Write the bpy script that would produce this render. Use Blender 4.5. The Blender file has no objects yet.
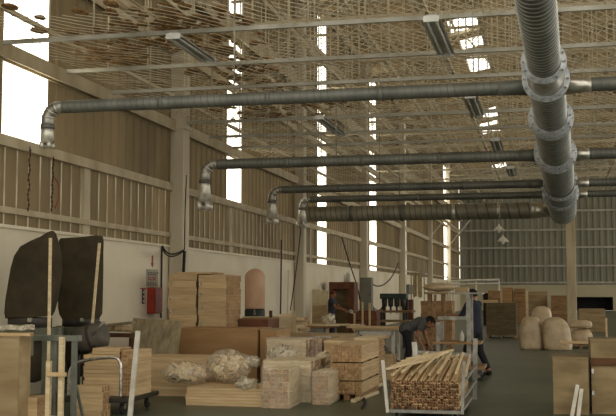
import bpy, bmesh, math, random
from mathutils import Vector, Matrix, Quaternion, noise
rnd = random.Random(7)
C = bpy.context.scene.collection
PI = math.pi
# ------------------------------------------------------------------ camera
FPX = 1050.0
EYE = 1.6
PITCH = math.atan(85 / FPX)
YAW = math.atan(242 * math.cos(PITCH) / FPX)
Fw = Vector((-math.sin(YAW) * math.cos(PITCH), math.cos(YAW) * math.cos(PITCH), math.sin(PITCH)))
Rt = Vector((math.cos(YAW), math.sin(YAW), 0))
Up = Rt.cross(Fw)
CAM = Vector((0, 0, EYE))
cd = bpy.data.cameras.new('camera'); co = bpy.data.objects.new('camera', cd); C.objects.link(co)
cd.sensor_width = 36; cd.lens = 36 * FPX / 616; cd.clip_end = 400
co.matrix_world = Matrix(((Rt.x, Up.x, -Fw.x, 0), (Rt.y, Up.y, -Fw.y, 0), (Rt.z, Up.z, -Fw.z, EYE), (0, 0, 0, 1)))
bpy.context.scene.camera = co
def ray(px, py): return Fw * FPX + Rt * (px - 308) - Up * (py - 208)
def PY(px, py, Y): d = ray(px, py); return CAM + d * (Y / d.y)
def PZ(px, py, z): d = ray(px, py); return CAM + d * ((z - EYE) / d.z)
def PX(px, py, X): d = ray(px, py); return CAM + d * (X / d.x)
# ------------------------------------------------------------------ materials
def lin(c): return tuple(((v / 255) / 12.92 if v <= 10 else ((v / 255 + .055) / 1.055) ** 2.4) for v in c) + (1,)
MATS = {}
def mat(name, c1, c2=None, rough=.7, metal=0, scale=6, stretch=(1, 1, 1), bump=0, rand=0, detail=4, contrast=(.35, .65), spec=.3, trans=0):
    m = bpy.data.materials.new(name); m.use_nodes = True; N = m.node_tree.nodes; L = m.node_tree.links
    b = N['Principled BSDF']; b.inputs['Roughness'].default_value = rough; b.inputs['Metallic'].default_value = metal
    b.inputs['Specular IOR Level'].default_value = spec
    tc = N.new('ShaderNodeTexCoord'); mp = N.new('ShaderNodeMapping'); mp.inputs['Scale'].default_value = stretch
    L.new(tc.outputs['Object'], mp.inputs['Vector'])
    oi = N.new('ShaderNodeObjectInfo')
    nz = N.new('ShaderNodeTexNoise'); nz.noise_dimensions = '4D'; nz.inputs['Scale'].default_value = scale; nz.inputs['Detail'].default_value = detail
    ml = N.new('ShaderNodeMath'); ml.operation = 'MULTIPLY'; ml.inputs[1].default_value = 40
    L.new(oi.outputs['Random'], ml.inputs[0]); L.new(ml.outputs[0], nz.inputs['W']); L.new(mp.outputs['Vector'], nz.inputs['Vector'])
    rp = N.new('ShaderNodeValToRGB'); rp.color_ramp.elements[0].position = contrast[0]; rp.color_ramp.elements[1].position = contrast[1]
    rp.color_ramp.elements[0].color = lin(c1); rp.color_ramp.elements[1].color = lin(c2 or c1)
    L.new(nz.outputs['Fac'], rp.inputs['Fac'])
    out = rp.outputs['Color']
    if rand:
        hs = N.new('ShaderNodeHueSaturation'); mr = N.new('ShaderNodeMapRange')
        mr.inputs['To Min'].default_value = 1 - rand; mr.inputs['To Max'].default_value = 1 + rand * .6
        L.new(oi.outputs['Random'], mr.inputs['Value']); L.new(mr.outputs[0], hs.inputs['Value']); L.new(out, hs.inputs['Color']); out = hs.outputs['Color']
    L.new(out, b.inputs['Base Color'])
    if bump:
        bp = N.new('ShaderNodeBump'); bp.inputs['Strength'].default_value = bump; bp.inputs['Distance'].default_value = .02
        L.new(nz.outputs['Fac'], bp.inputs['Height']); L.new(bp.outputs[0], b.inputs['Normal'])
    if trans:
        tr = N.new('ShaderNodeBsdfTranslucent'); mx = N.new('ShaderNodeMixShader'); mx.inputs[0].default_value = trans
        L.new(out, tr.inputs['Color']); L.new(b.outputs[0], mx.inputs[1]); L.new(tr.outputs[0], mx.inputs[2]); L.new(mx.outputs[0], N['Material Output'].inputs['Surface'])
    MATS[name] = m; return m
def emit(name, c, s):
    m = bpy.data.materials.new(name); m.use_nodes = True; N = m.node_tree.nodes; L = m.node_tree.links
    b = N['Principled BSDF']; b.inputs['Base Color'].default_value = lin((200, 195, 180))
    b.inputs['Emission Color'].default_value = lin(c)
    tc = N.new('ShaderNodeTexCoord'); nz = N.new('ShaderNodeTexNoise'); nz.inputs['Scale'].default_value = 1.3; nz.inputs['Detail'].default_value = 5
    L.new(tc.outputs['Object'], nz.inputs['Vector'])
    mr = N.new('ShaderNodeMapRange'); mr.inputs['From Min'].default_value = .3; mr.inputs['From Max'].default_value = .55
    mr.inputs['To Min'].default_value = s * .35; mr.inputs['To Max'].default_value = s
    L.new(nz.outputs['Fac'], mr.inputs['Value']); L.new(mr.outputs[0], b.inputs['Emission Strength'])
    MATS[name] = m; return m
def film(name, c, amount=.3, rough=.15):
    m = bpy.data.materials.new(name); m.use_nodes = True; N = m.node_tree.nodes; L = m.node_tree.links
    b = N['Principled BSDF']; b.inputs['Base Color'].default_value = lin(c); b.inputs['Roughness'].default_value = rough; b.inputs['Specular IOR Level'].default_value = .9
    t = N.new('ShaderNodeBsdfTransparent'); mx = N.new('ShaderNodeMixShader')
    tc = N.new('ShaderNodeTexCoord'); nz = N.new('ShaderNodeTexNoise'); nz.inputs['Scale'].default_value = 9; nz.inputs['Detail'].default_value = 5; nz.inputs['Distortion'].default_value = 1.2
    L.new(tc.outputs['Object'], nz.inputs['Vector'])
    mr = N.new('ShaderNodeMapRange'); mr.inputs['From Min'].default_value = .35; mr.inputs['From Max'].default_value = .7
    mr.inputs['To Min'].default_value = amount * .35; mr.inputs['To Max'].default_value = min(1, amount * 1.7)
    L.new(nz.outputs['Fac'], mr.inputs['Value']); L.new(mr.outputs[0], mx.inputs[0])
    bp = N.new('ShaderNodeBump'); bp.inputs['Strength'].default_value = .7; bp.inputs['Distance'].default_value = .04
    L.new(nz.outputs['Fac'], bp.inputs['Height']); L.new(bp.outputs[0], b.inputs['Normal'])
    L.new(t.outputs[0], mx.inputs[1]); L.new(b.outputs[0], mx.inputs[2]); L.new(mx.outputs[0], N['Material Output'].inputs['Surface'])
    MATS[name] = m; return m
mat('floor_paint', (66, 73, 58), (92, 96, 77), rough=.42, scale=.9, bump=.05, detail=8, contrast=(.3, .72), spec=.4)
mat('plaster', (222, 213, 190), (204, 192, 164), rough=.9, scale=.7, detail=8, contrast=(.45, .75))
mat('plaster_back', (186, 177, 150), (170, 161, 132), rough=.9, scale=.4, detail=6)
mat('siding', (100, 88, 65), (134, 117, 87), rough=.8, scale=.6, stretch=(1, 1, .35), detail=7, trans=.15)
mat('siding_crest_lit', (180, 172, 154), (130, 118, 94), rough=.8, scale=3, stretch=(1, 1, .5), trans=.3)  # pale rib colour stands in for daylight leaking through the lower siding
mat('siding_back', (122, 122, 108), (138, 136, 118), rough=.7, scale=.4, stretch=(1, 1, .3))
mat('roof_sheet', (86, 72, 50), (140, 120, 86), rough=.9, scale=.5, detail=7, trans=.3)
mat('steel_tan', (190, 177, 150), (164, 150, 120), rough=.7, scale=2.5, stretch=(1, 1, .3), detail=7)
mat('column_paint', (206, 197, 176), (184, 173, 148), rough=.8, scale=1.3, stretch=(1, 1, .3), detail=6)
mat('steel_pale', (178, 176, 164), (150, 146, 130), rough=.55, scale=2)
mat('wire', (206, 197, 172), (178, 166, 136), rough=.6, scale=3)
mat('sawdust', (150, 118, 76), (108, 80, 48), rough=1, scale=14, bump=.5, contrast=(.4, .6))
mat('galv_dark', (112, 112, 104), (90, 91, 84), rough=.5, metal=.4, scale=3, detail=6)
mat('galv_seam', (190, 192, 186), (156, 158, 150), rough=.4, metal=.5, scale=8)
mat('galv_line', (82, 82, 75), (98, 98, 90), rough=.5, metal=.4, scale=8)
mat('galv_flange', (206, 210, 212), (166, 170, 172), rough=.45, metal=.45, scale=20)
mat('galv_bright', (214, 210, 198), (172, 168, 158), rough=.33, metal=.9, scale=12)
mat('galv_mid', (168, 166, 156), (126, 124, 114), rough=.4, metal=.7, scale=9)
mat('galv_pale', (146, 142, 124), (118, 114, 98), rough=.5, metal=.35, scale=3, detail=6)
mat('galv_hood', (216, 212, 198), (178, 174, 162), rough=.42, metal=.6, scale=12)
mat('lamp_metal', (206, 206, 198), (186, 186, 178), rough=.5, scale=5)
mat('lamp_tube', (206, 206, 198), rough=.3)
GR = (1, 1, 1)
mat('pine', (202, 176, 136), (176, 148, 106), rough=.75, scale=5, stretch=(.6, 6, 6), rand=.16, contrast=(.3, .75))
mat('pine_end', (176, 144, 106), (140, 108, 74), rough=.85, scale=30, rand=.18)
mat('pine_pale', (216, 198, 162), (194, 172, 132), rough=.75, scale=4, stretch=(.6, 6, 6), rand=.12)
mat('oak_brown', (152, 120, 82), (124, 94, 62), rough=.75, scale=4, stretch=(1, 4, 4), rand=.2)
mat('plywood', (168, 132, 90), (146, 110, 70), rough=.7, scale=1.6, stretch=(.6, 2, 3), rand=.1, detail=7)
mat('plywood_pale', (168, 148, 112), (140, 118, 84), rough=.75, scale=2, stretch=(.7, 2, 3), rand=.1, detail=7)
mat('plywood_grey', (150, 136, 106), (110, 98, 76), rough=.85, scale=7, stretch=(2.2, 1, .5), detail=7)
mat('stick_end', (120, 80, 54), (78, 50, 33), rough=.85, scale=30, rand=.3)
mat('plywood_worn', (146, 128, 94), (116, 98, 68), rough=.8, scale=3, stretch=(.7, 2, 2), detail=8)
mat('rust', (86, 62, 44), (60, 44, 34), rough=.8, scale=20)
mat('dark_wood', (96, 66, 42), (66, 44, 28), rough=.8, scale=5, stretch=(1, 3, 3), rand=.2)
mat('red_wood', (116, 72, 46), (86, 52, 34), rough=.7, scale=4, rand=.15)
mat('filter_cloth', (68, 60, 42), (52, 46, 33), rough=.95, scale=5, bump=.25)
mat('machine_green', (102, 104, 86), (78, 80, 66), rough=.55, scale=4)
mat('frame_green', (118, 120, 108), (92, 96, 86), rough=.5, scale=5, metal=.2)
mat('machine_dark', (62, 58, 52), (46, 42, 38), rough=.5, scale=5)
mat('motor_grey', (92, 84, 74), (72, 66, 58), rough=.6, scale=5)
mat('dark_green', (40, 52, 42), (28, 36, 30), rough=.5, scale=6)
mat('steel_grey', (150, 148, 138), (118, 114, 104), rough=.45, metal=.3, scale=8)
mat('chrome', (206, 204, 196), (150, 148, 140), rough=.25, metal=.9, scale=30)
mat('black', (26, 24, 22), (36, 33, 30), rough=.6)
mat('rubber', (30, 29, 27), (44, 42, 38), rough=.8)
mat('grey_cabinet', (120, 118, 106), (104, 102, 90), rough=.55, scale=2)
mat('cardboard', (108, 94, 70), (88, 76, 56), rough=.9, scale=3, rand=.12)
mat('tank_pink', (206, 170, 142), (188, 150, 120), rough=.6, scale=2)
mat('sack_cloth', (196, 176, 142), (172, 150, 118), rough=.45, scale=5, bump=.15, spec=.5)
mat('red_paint', (156, 58, 38), (136, 46, 30), rough=.5)
mat('sign_grey', (164, 158, 140), (150, 146, 130), rough=.6)
mat('sign_white', (208, 200, 180), rough=.6)
mat('sign_red', (170, 60, 44), rough=.6)
mat('text_dark', (60, 52, 44), rough=.6)
mat('white_paint', (200, 196, 184), (176, 170, 154), rough=.5)
mat('cloth_white', (208, 196, 162), (190, 176, 140), rough=.9)
mat('skin', (150, 104, 76), (136, 92, 66), rough=.6, scale=12)
mat('lips', (128, 74, 60), rough=.5)
mat('eye_white', (220, 214, 204), rough=.3)
mat('hair', (24, 20, 18), (34, 28, 24), rough=.6, scale=30)
mat('shirt_grey', (88, 86, 84), (74, 72, 72), rough=.9, scale=9, bump=.2)
mat('shirt_navy', (44, 48, 60), (36, 39, 50), rough=.9, scale=9, bump=.2)
mat('shirt_blue', (62, 64, 74), (50, 52, 62), rough=.9, scale=9, bump=.2)
mat('trouser_black', (30, 30, 33), (38, 38, 42), rough=.9, scale=9, bump=.2)
mat('cap_brown', (112, 62, 42), (92, 50, 34), rough=.9)
mat('cap_black', (26, 24, 26), rough=.9)
emit('daylight_panel', (255, 249, 230), 2.0)
emit('daylight_sky', (255, 251, 236), 2.2)
film('clear_film', (230, 226, 214), .16)
film('bag_film', (230, 222, 204), .22)
film('milky_film', (206, 196, 172), .75, .25)
# ------------------------------------------------------------------ mesh builder
class MB:
    def __init__(s): s.bm = bmesh.new()
    def _fin(s, verts, mi):
        fs = set()
        for v in verts:
            for f in v.link_faces: fs.add(f)
        for f in fs: f.material_index = mi
    def box(s, c, size, rot=None, mi=0, bev=0):
        M = Matrix.Translation(Vector(c)) @ (rot.to_4x4() if rot else Matrix.Identity(4)) @ Matrix.Diagonal((size[0], size[1], size[2], 1))
        r = bmesh.ops.create_cube(s.bm, size=1, matrix=M); vs = r['verts']
        s._fin(vs, mi)
        if bev:
            es = list({e for v in vs for e in v.link_edges})
            bmesh.ops.bevel(s.bm, geom=es, offset=bev, segments=1, affect='EDGES', profile=.5, material=-1)
        return s
    def bb(s, a, b, mi=0, bev=0):
        return s.box([(a[i] + b[i]) / 2 for i in range(3)], [abs(b[i] - a[i]) for i in range(3)], None, mi, bev)
    def bar(s, p0, p1, w, h, mi=0, up=(0, 0, 1), bev=0):
        p0 = Vector(p0); p1 = Vector(p1); x = (p1 - p0); L = x.length; x.normalize(); u = Vector(up)
        if abs(x.dot(u)) > .99: u = Vector((0, 1, 0))
        y = u.cross(x).normalized(); z = x.cross(y)
        R = Matrix((x, y, z)).transposed()
        return s.box((p0 + p1) / 2, (L, w, h), R, mi, bev)
    def path(s, pts, r, seg=10, mi=0, cap=True, radii=None, smooth=True):
        pts = [Vector(p) for p in pts]; rings = []
        t0 = (pts[1] - pts[0]).normalized(); u = Vector((0, 0, 1)) if abs(t0.z) < .9 else Vector((1, 0, 0))
        n = (u - t0 * u.dot(t0)).normalized()
        for i, p in enumerate(pts):
            if i == 0: t = t0
            elif i == len(pts) - 1: t = (pts[i] - pts[i - 1]).normalized()
            else: t = ((pts[i] - pts[i - 1]).normalized() + (pts[i + 1] - pts[i]).normalized()).normalized()
            n = (n - t * n.dot(t)).normalized(); b = t.cross(n); rr = radii[i] if radii else r
            rings.append([s.bm.verts.new(p + (n * math.cos(2 * PI * k / seg) + b * math.sin(2 * PI * k / seg)) * rr) for k in range(seg)])
        for i in range(len(rings) - 1):
            for k in range(seg):
                f = s.bm.faces.new((rings[i][k], rings[i][(k + 1) % seg], rings[i + 1][(k + 1) % seg], rings[i + 1][k])); f.smooth = smooth; f.material_index = mi
        if cap:
            for q in (list(reversed(rings[0])), rings[-1]):
                f = s.bm.faces.new(q); f.material_index = mi
        return s
    def tube(s, p0, p1, r, seg=10, mi=0, r1=None, cap=True):
        return s.path([p0, p1], r, seg, mi, cap, [r, r if r1 is None else r1])
    def lathe(s, prof, seg=20, M=None, mi=0, capb=True, capt=True):
        M = M or Matrix.Identity(4); rings = []
        for (r, z) in prof:
            rings.append([s.bm.verts.new(M @ Vector((r * math.cos(2 * PI * k / seg), r * math.sin(2 * PI * k / seg), z))) for k in range(seg)])
        for i in range(len(rings) - 1):
            for k in range(seg):
                f = s.bm.faces.new((rings[i][k], rings[i][(k + 1) % seg], rings[i + 1][(k + 1) % seg], rings[i + 1][k])); f.smooth = True; f.material_index = mi
        if capb: f = s.bm.faces.new(list(reversed(rings[0]))); f.material_index = mi
        if capt: f = s.bm.faces.new(rings[-1]); f.material_index = mi
        return s
    def prism(s, poly, a, b, axis='y', mi=0):
        def mk(p, t):
            return {'y': Vector((p[0], t, p[1])), 'x': Vector((t, p[0], p[1])), 'z': Vector((p[0], p[1], t))}[axis]
        A = [s.bm.verts.new(mk(p, a)) for p in poly]; B = [s.bm.verts.new(mk(p, b)) for p in poly]; n = len(poly); fs = []
        fs.append(s.bm.faces.new(A)); fs.append(s.bm.faces.new(list(reversed(B))))
        for i in range(n): fs.append(s.bm.faces.new((A[i], B[i], B[(i + 1) % n], A[(i + 1) % n])))
        for f in fs: f.material_index = mi
        bmesh.ops.recalc_face_normals(s.bm, faces=fs); return s
    def ell(s, c, r, R=None, seg=16, mi=0):
        M = Matrix.Translation(Vector(c)) @ (R.to_4x4() if R else Matrix.Identity(4)) @ Matrix.Diagonal((r[0], r[1], r[2], 1))
        q = bmesh.ops.create_uvsphere(s.bm, u_segments=seg, v_segments=max(6, seg * 2 // 3), radius=1, matrix=M)
        for v in q['verts']:
            for f in v.link_faces: f.smooth = True; f.material_index = mi
        return s
    def mesh(s, name):
        for e in s.bm.edges:
            if len(e.link_faces) == 2 and e.calc_face_angle(0) > .65: e.smooth = False
        me = bpy.data.meshes.new(name); s.bm.to_mesh(me); s.bm.free(); return me
def obj(name, mb, mats, parent=None, loc=None):
    me = mb if isinstance(mb, bpy.types.Mesh) else mb.mesh(name)
    if isinstance(mats, str): mats = [mats]
    if not me.materials:
        for k in mats: me.materials.append(MATS[k])
    o = bpy.data.objects.new(name, me); C.objects.link(o)
    if parent: o.parent = parent
    if loc is not None: o.location = loc
    return o
def tag(o, label, cat, group=None):
    o['label'] = label; o['category'] = cat
    if group: o['group'] = group
    return o
def thing(name, label, cat, loc=(0, 0, 0), rotz=0, group=None):
    o = bpy.data.objects.new(name, None); C.objects.link(o); o.location = loc; o.rotation_euler = (0, 0, rotz)
    o.empty_display_size = .1
    return tag(o, label, cat, group)
def struct(name, mb, mats, parent=None):
    o = obj(name, mb, mats, parent); o['kind'] = 'structure'; return o
def dup(root, loc, rotz, label, group=None):
    r = root.copy(); C.objects.link(r); r.location = loc; r.rotation_euler = (0, 0, rotz); r['label'] = label
    if group: r['group'] = group
    for ch in list(root.children):
        c = ch.copy(); C.objects.link(c); c.parent = r
        for g in ch.children:
            d = g.copy(); C.objects.link(d); d.parent = c
    return r
def wob(me, amp, sc, seed=0, f=None):
    for v in me.vertices:
        n = noise.noise_vector(v.co * sc + Vector((seed * 7.3, seed * 3.1, seed)))
        v.co += n * (amp if f is None else amp * f(v.co))
    me.update(); return me
# ------------------------------------------------------------------ setting
WX = -8.0; YB = 97.0; XR = 12.0; ZW = 2.58
def yw(px): return PX(px, 260, WX).y
struct('floor', MB().bb((-8.3, -6, -.2), (XR + 6, YB + .3, 0)), 'floor_paint')
struct('wall_left', MB().bb((WX - .25, 8, 0), (WX, YB, ZW)), 'plaster')
struct('trim_1', MB().bb((WX - .1, 8, ZW), (WX + .05, YB, ZW + .05)), 'plaster')
strips = [(2, 47, 3.9), (228.5, 243, 3.9), (318.5, 328, 2.66), (371, 377.5, 2.66), (402, 407, 2.66), (428.5, 432.5, 2.66), (444.5, 447.5, 2.66)]
SY = [(yw(a), yw(b), z) for a, b, z in strips]
ZT = 12.2
def corrug(y0, y1, z0, z1, pitch=.38, dep=.035, x=WX):
    m = MB(); bm = m.bm; y = y0; pts = []
    while y < y1 - 1e-6:
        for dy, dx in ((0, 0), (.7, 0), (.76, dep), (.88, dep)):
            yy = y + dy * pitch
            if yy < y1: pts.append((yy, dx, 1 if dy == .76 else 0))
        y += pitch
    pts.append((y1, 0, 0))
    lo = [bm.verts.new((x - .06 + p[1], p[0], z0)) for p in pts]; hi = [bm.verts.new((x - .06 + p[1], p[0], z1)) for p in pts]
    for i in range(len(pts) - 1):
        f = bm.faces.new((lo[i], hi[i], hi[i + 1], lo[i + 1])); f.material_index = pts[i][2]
    return m
sid = []
edges = [8.0]
for a, b, z in SY: edges += [max(a, 8.0), b]
edges += [YB]
wl = bpy.data.objects['wall_left']
for i in range(0, len(edges), 2):
    if edges[i + 1] - edges[i] > .05:
        struct('upper_siding', corrug(edges[i], edges[i + 1], 3.9, ZT), ['siding', 'siding'], wl)
prev = 8.0
for (a, b, z) in SY:
    if z > 3: continue
    struct('lower_siding', corrug(prev, a, ZW + .04, 3.9), ['siding', 'siding_crest_lit'], wl); prev = b
struct('lower_siding', corrug(prev, YB, ZW + .04, 3.9), ['siding', 'siding_crest_lit'], wl)
for n, (a, b, z) in enumerate(SY):
    m = MB(); bm = m.bm; k = 8; z1 = ZT - .05
    # corrugated translucent sheet
    mm = corrug(a, b, z, z1, .3, .04, WX - .02)
    struct('window_%d' % (n + 1), mm, 'daylight_panel')
# columns on the left wall
COLY = [10.2, yw(171), yw(295), yw(360), yw(399.5), yw(427.5), yw(446.5)]
def hbeam(x, y, z0, z1, w=.36, d=.42):
    m = MB()
    m.bb((x, y - w / 2, z0), (x + .03, y + w / 2, z1)); m.bb((x + d - .03, y - w / 2, z0), (x + d, y + w / 2, z1))
    m.bb((x + .03, y - .03, z0), (x + d - .03, y + .03, z1)); return m
for k, y in enumerate(COLY):
    # boxed concrete-cased steel post with a haunch at the top
    m = MB().bb((WX + .02, y - .19, 0), (WX + .34, y + .19, 12.0), bev=.02); m.bb((WX, y - .24, 0), (WX + .4, y + .24, .12)); m.bb((WX + .01, y - .22, 5.15), (WX + .37, y + .22, 5.22))
    struct('wall_column', m, 'column_paint')
def rail(name, z, h, d, mt='steel_tan', y0=8, y1=YB):
    m = MB().bb((WX, y0, z), (WX + d, y1, z + .035)); m.bb((WX + d - .03, y0, z - h), (WX + d, y1, z)); m.bb((WX, y0, z - h), (WX + .02, y1, z - .04))
    struct(name, m, mt)
rail('wall_girt', 2.86, .06, .07); rail('wall_girt', 3.93, .13, .1); rail('wall_girt', 5.3, .2, .16); rail('wall_girt', 6.95, .14, .12); rail('wall_girt', 8.6, .45, .3); rail('wall_girt', 10.3, .14, .12); rail('wall_girt', 11.9, .3, .2)
# brown infill posts between the columns below the second girt
for px in (84, 229.5, 240, 310, 316):
    y = yw(px); struct('wall_stud', MB().bb((WX - .05, y - .12, ZW + .05), (WX + .03, y + .12, 3.85)), 'steel_tan')
# back wall
d0 = PY(575, 297, YB); d1 = PY(613, 297, YB)
m = MB(); zb = 2.35
m.bb((WX - .25, YB, 0), (d0.x, YB + .25, zb)); m.bb((d1.x, YB, 0), (XR + 4, YB + .25, zb)); m.bb((d0.x, YB, d0.z), (d1.x, YB + .25, zb))
struct('wall_back', m, 'plaster_back')
struct('doorway_dark_box', MB().bb((d0.x - .2, YB + 2.6, 0), (d1.x + .2, YB + 2.7, 1.6)).bb((d0.x - .2, YB + .25, 0), (d0.x - .1, YB + 2.6, 1.6)).bb((d1.x + .1, YB + .25, 0), (d1.x + .2, YB + 2.6, 1.6)).bb((d0.x - .2, YB + .25, 1.5), (d1.x + .2, YB + 2.6, 1.6)).bb((d0.x - .2, YB + .25, -.2), (d1.x + .2, YB + 2.7, -.01)), 'black')  # black box added behind the opening to shut out sky light
wb = bpy.data.objects['wall_back']
m = MB(); bm = m.bm; x = WX; pts = []
while x < XR + 4:
    for dx, dy in ((0, 0), (.5, 0), (.62, -.09), (.88, -.09)): pts.append((x + dx * .55, dy))
    x += .55
lo = [bm.verts.new((p[0], YB + .1 + p[1], zb)) for p in pts]; hi = [bm.verts.new((p[0], YB + .1 + p[1], 16)) for p in pts]
for i in range(len(pts) - 1): bm.faces.new((lo[i], lo[i + 1], hi[i + 1], hi[i]))
struct('siding', m, 'siding_back', wb)
for z in (2.45, 3.95, 5.6, 7.2, 8.9, 10.6, 12.2, 13.6):
    struct('back_girt', MB().bb((WX, YB - .2, z), (XR + 4, YB, z + .16)), 'steel_pale')
# centre column under the ridge
cc = PY(572.5, 331, 44)
struct('centre_column', MB().bb((cc.x - .19, 44, 0), (cc.x + .19, 44.38, 14.0), bev=.02).bb((cc.x - .28, 43.9, 0), (cc.x + .28, 44.48, .1)), 'steel_tan')
# roof
RX, RZ, EZ = 4.0, 14.6, 12.2
def roofz(x): return EZ + (x - WX) * (RZ - EZ) / (RX - WX) if x < RX else RZ - (x - RX) * (RZ - EZ) / (RX - WX)
m = MB(); bm = m.bm; ys = []; y = 4.0
while y < YB:
    for dy, dz in ((0, 0), (.55, 0), (.65, .05), (.9, .05)): ys.append((y + dy * .5, dz))
    y += .5
rows = [[bm.verts.new((x, yy, roofz(x) + dz)) for yy, dz in ys] for x in (WX - .3, RX, XR + 6)]
for r in range(2):
    for i in range(len(ys) - 1): bm.faces.new((rows[r][i], rows[r + 1][i], rows[r + 1][i + 1], rows[r][i + 1]))
struct('ceiling', m, 'roof_sheet')
nw = 8
SK = []
for (px, ya, yb2) in ((478, 66, 46), (474, 42, 33), (490, 128, 117), (487, 113, 104), (496, 152, 147), (499, 163, 159), (463, 24, 12)):
    SK.append((PZ(px, ya, 13.35).y, PZ(px, yb2, 13.35).y, PZ(px, (ya + yb2) / 2, 13.35).x))
for a, b, xs in SK + [(y, y + 2, 7.0) for y in (20, 32, 44, 56, 68)]:
    m = MB(); xa, xb = xs - .6, xs + .6
    vs = [m.bm.verts.new(p) for p in ((xa, a, roofz(xa) - .02), (xb, a, roofz(xb) - .02), (xb, b, roofz(xb) - .02), (xa, b, roofz(xa) - .02))]
    m.bm.faces.new(vs); struct('window_%d' % nw, m, 'daylight_sky'); nw += 1
x = WX + .6
while x < XR:
    struct('purlin', MB().bb((x - .035, 5, roofz(x) - .2), (x + .035, YB, roofz(x) - .03)), 'steel_tan'); x += 1.2
TY = COLY + [6 + 0 * 1]
for y in COLY:
    m = MB(); zc = 11.0
    for s0, s1 in ((WX, RX), (RX, XR + 2)):
        m.bar((s0, y, roofz(s0) - .3), (s1, y, roofz(s1) - .3), .12, .14)
    m.bar((WX, y, zc), (XR + 2, y, zc), .12, .12)
    x = WX; up = True
    while x < XR:
        a = (x, y, zc if up else roofz(x) - .3); b = (x + 1.5, y, roofz(x + 1.5) - .3 if up else zc)
        m.bar(a, b, .06, .06); x += 1.5; up = not up
    struct('roof_truss', m, 'steel_tan')
for k, x in enumerate((-5.6, -2.2, 1.2)):
    m = MB().bb((x - .05, 9, 10.86), (x + .05, YB, 10.94)); struct('tie_beam', m, 'steel_tan')
for x, z in ((-6.9, 6.5), (-6.2, 8.2), (-4.9, 8.9), (-3.5, 9.6), (-2.0, 10.2), (-.4, 9.8), (2.2, 9.8)):
    struct('roof_runner', MB().bb((x - .05, 9, z - .09), (x + .05, 84, z - .07)).bb((x - .012, 9, z - .07), (x + .012, 84, z + .07)).bb((x - .05, 9, z + .07), (x + .05, 84, z + .09)), 'steel_tan')
# diagonal bracing between trusses
for i in range(len(COLY) - 1):
    for xa, xb in ((-7.9, -4.2), (-4.2, -.5), (-.5, 3.4)):
        p = (xa, COLY[i], 11.0); q = (xb, COLY[i + 1], roofz(xb) - .35)
        if i % 2: p, q = (xa, COLY[i + 1], 11.0), (xb, COLY[i], roofz(xb) - .35)
        struct('roof_brace', MB().bar(p, q, .06, .06), 'steel_tan')
# braces at the far left corner
for px in (428, 447):
    y = yw(px); struct('roof_brace', MB().bar((WX + .2, y, 5.4), (WX + 2.2, y + .5, 7.9), .07, .07), 'steel_pale')
# ------------------------------------------------------------------ ceiling netting hung below the roof
NZ = 5.36
NX0, NX1, NY0, NY1 = WX + .42, 5.2, 12.6, 40.0
m = MB(); bm = m.bm
def wireline(p0, p1, n, r, zigphase):
    pts = []
    for i in range(n + 1):
        t = i / n; p = p0.lerp(p1, t)
        p.z += .035 * math.sin(p.x * 2.1 + p.y * .9) - .03 + .03 * math.sin(p.y * 3.3)
        pts.append(p)
    d = (p1 - p0).normalized(); sd = Vector((-d.y, d.x, 0)) * r
    L_ = [bm.verts.new(p + sd) for p in pts]; R_ = [bm.verts.new(p - sd) for p in pts]; T_ = [bm.verts.new(p + Vector((0, 0, -1.6 * r))) for p in pts]
    for i in range(n):
        bm.faces.new((L_[i], L_[i + 1], R_[i + 1], R_[i])); bm.faces.new((L_[i], T_[i], T_[i + 1], L_[i + 1])); bm.faces.new((R_[i], R_[i + 1], T_[i + 1], T_[i]))
W_ = NX1 - NX0; H_ = NY1 - NY0; step = .19
for sgn in (1, -1):
    c = -W_
    while c < H_:
        # line y = c + t, x = t  (45 degrees), clipped to the rectangle; the mesh is stretched twice as long in y
        t0 = max(0, -c / 1.6); t1 = min(W_, (H_ - c) / 1.6)
        if t1 - t0 > .3:
            xs = (lambda t: NX0 + t) if sgn > 0 else (lambda t: NX1 - t)
            a = Vector((xs(t0), NY0 + c + 1.6 * t0, NZ)); b = Vector((xs(t1), NY0 + c + 1.6 * t1, NZ))
            wireline(a, b, max(2, int((b - a).length / .8)), .005, 0)
        c += step * 1.6
net = obj('wire_netting', m, 'wire'); tag(net, 'sagging wire mesh netting hung below the whole factory roof', 'netting')
bat_y = []
for py in (15, 51, 76, 112, 128, 140):
    bat_y.append(PZ(406, py, NZ).y)
for y in bat_y + [bat_y[-1] + 4]:
    struct('net_bar', MB().bb((WX + .16, y - .03, NZ - .085), (NX1, y + .03, NZ - .06)).bb((WX + .16, y - .012, NZ - .06), (NX1, y + .012, NZ - .02)), 'steel_pale')
for x in (-7.2, -4.9, -1.6, 1.9):
    struct('net_runner', MB().bb((x - .03, NY0, NZ + .09), (x + .03, NY1, NZ + .15)), 'steel_tan')
for y in bat_y + [bat_y[-1] + 4]:
    for x in (-7.1, -6.4, -5.6, -4.9, -4.0, -3.2, -2.4, -1.6, -.8, .1, 1.0, 1.9, 2.8, 3.6):
        struct('net_hanger', MB().tube((x, y, NZ - .05), (x, y, roofz(x) - .1), .016, 6), 'steel_tan')
for k, y in enumerate(range(16, 60, 4)):
    for z in (7.4, 9.2):
        struct('cross_tie', MB().bb((WX, y + z * .2 - .03, z - .04), (5.2, y + z * .2 + .03, z + .03)), 'steel_tan')
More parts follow.
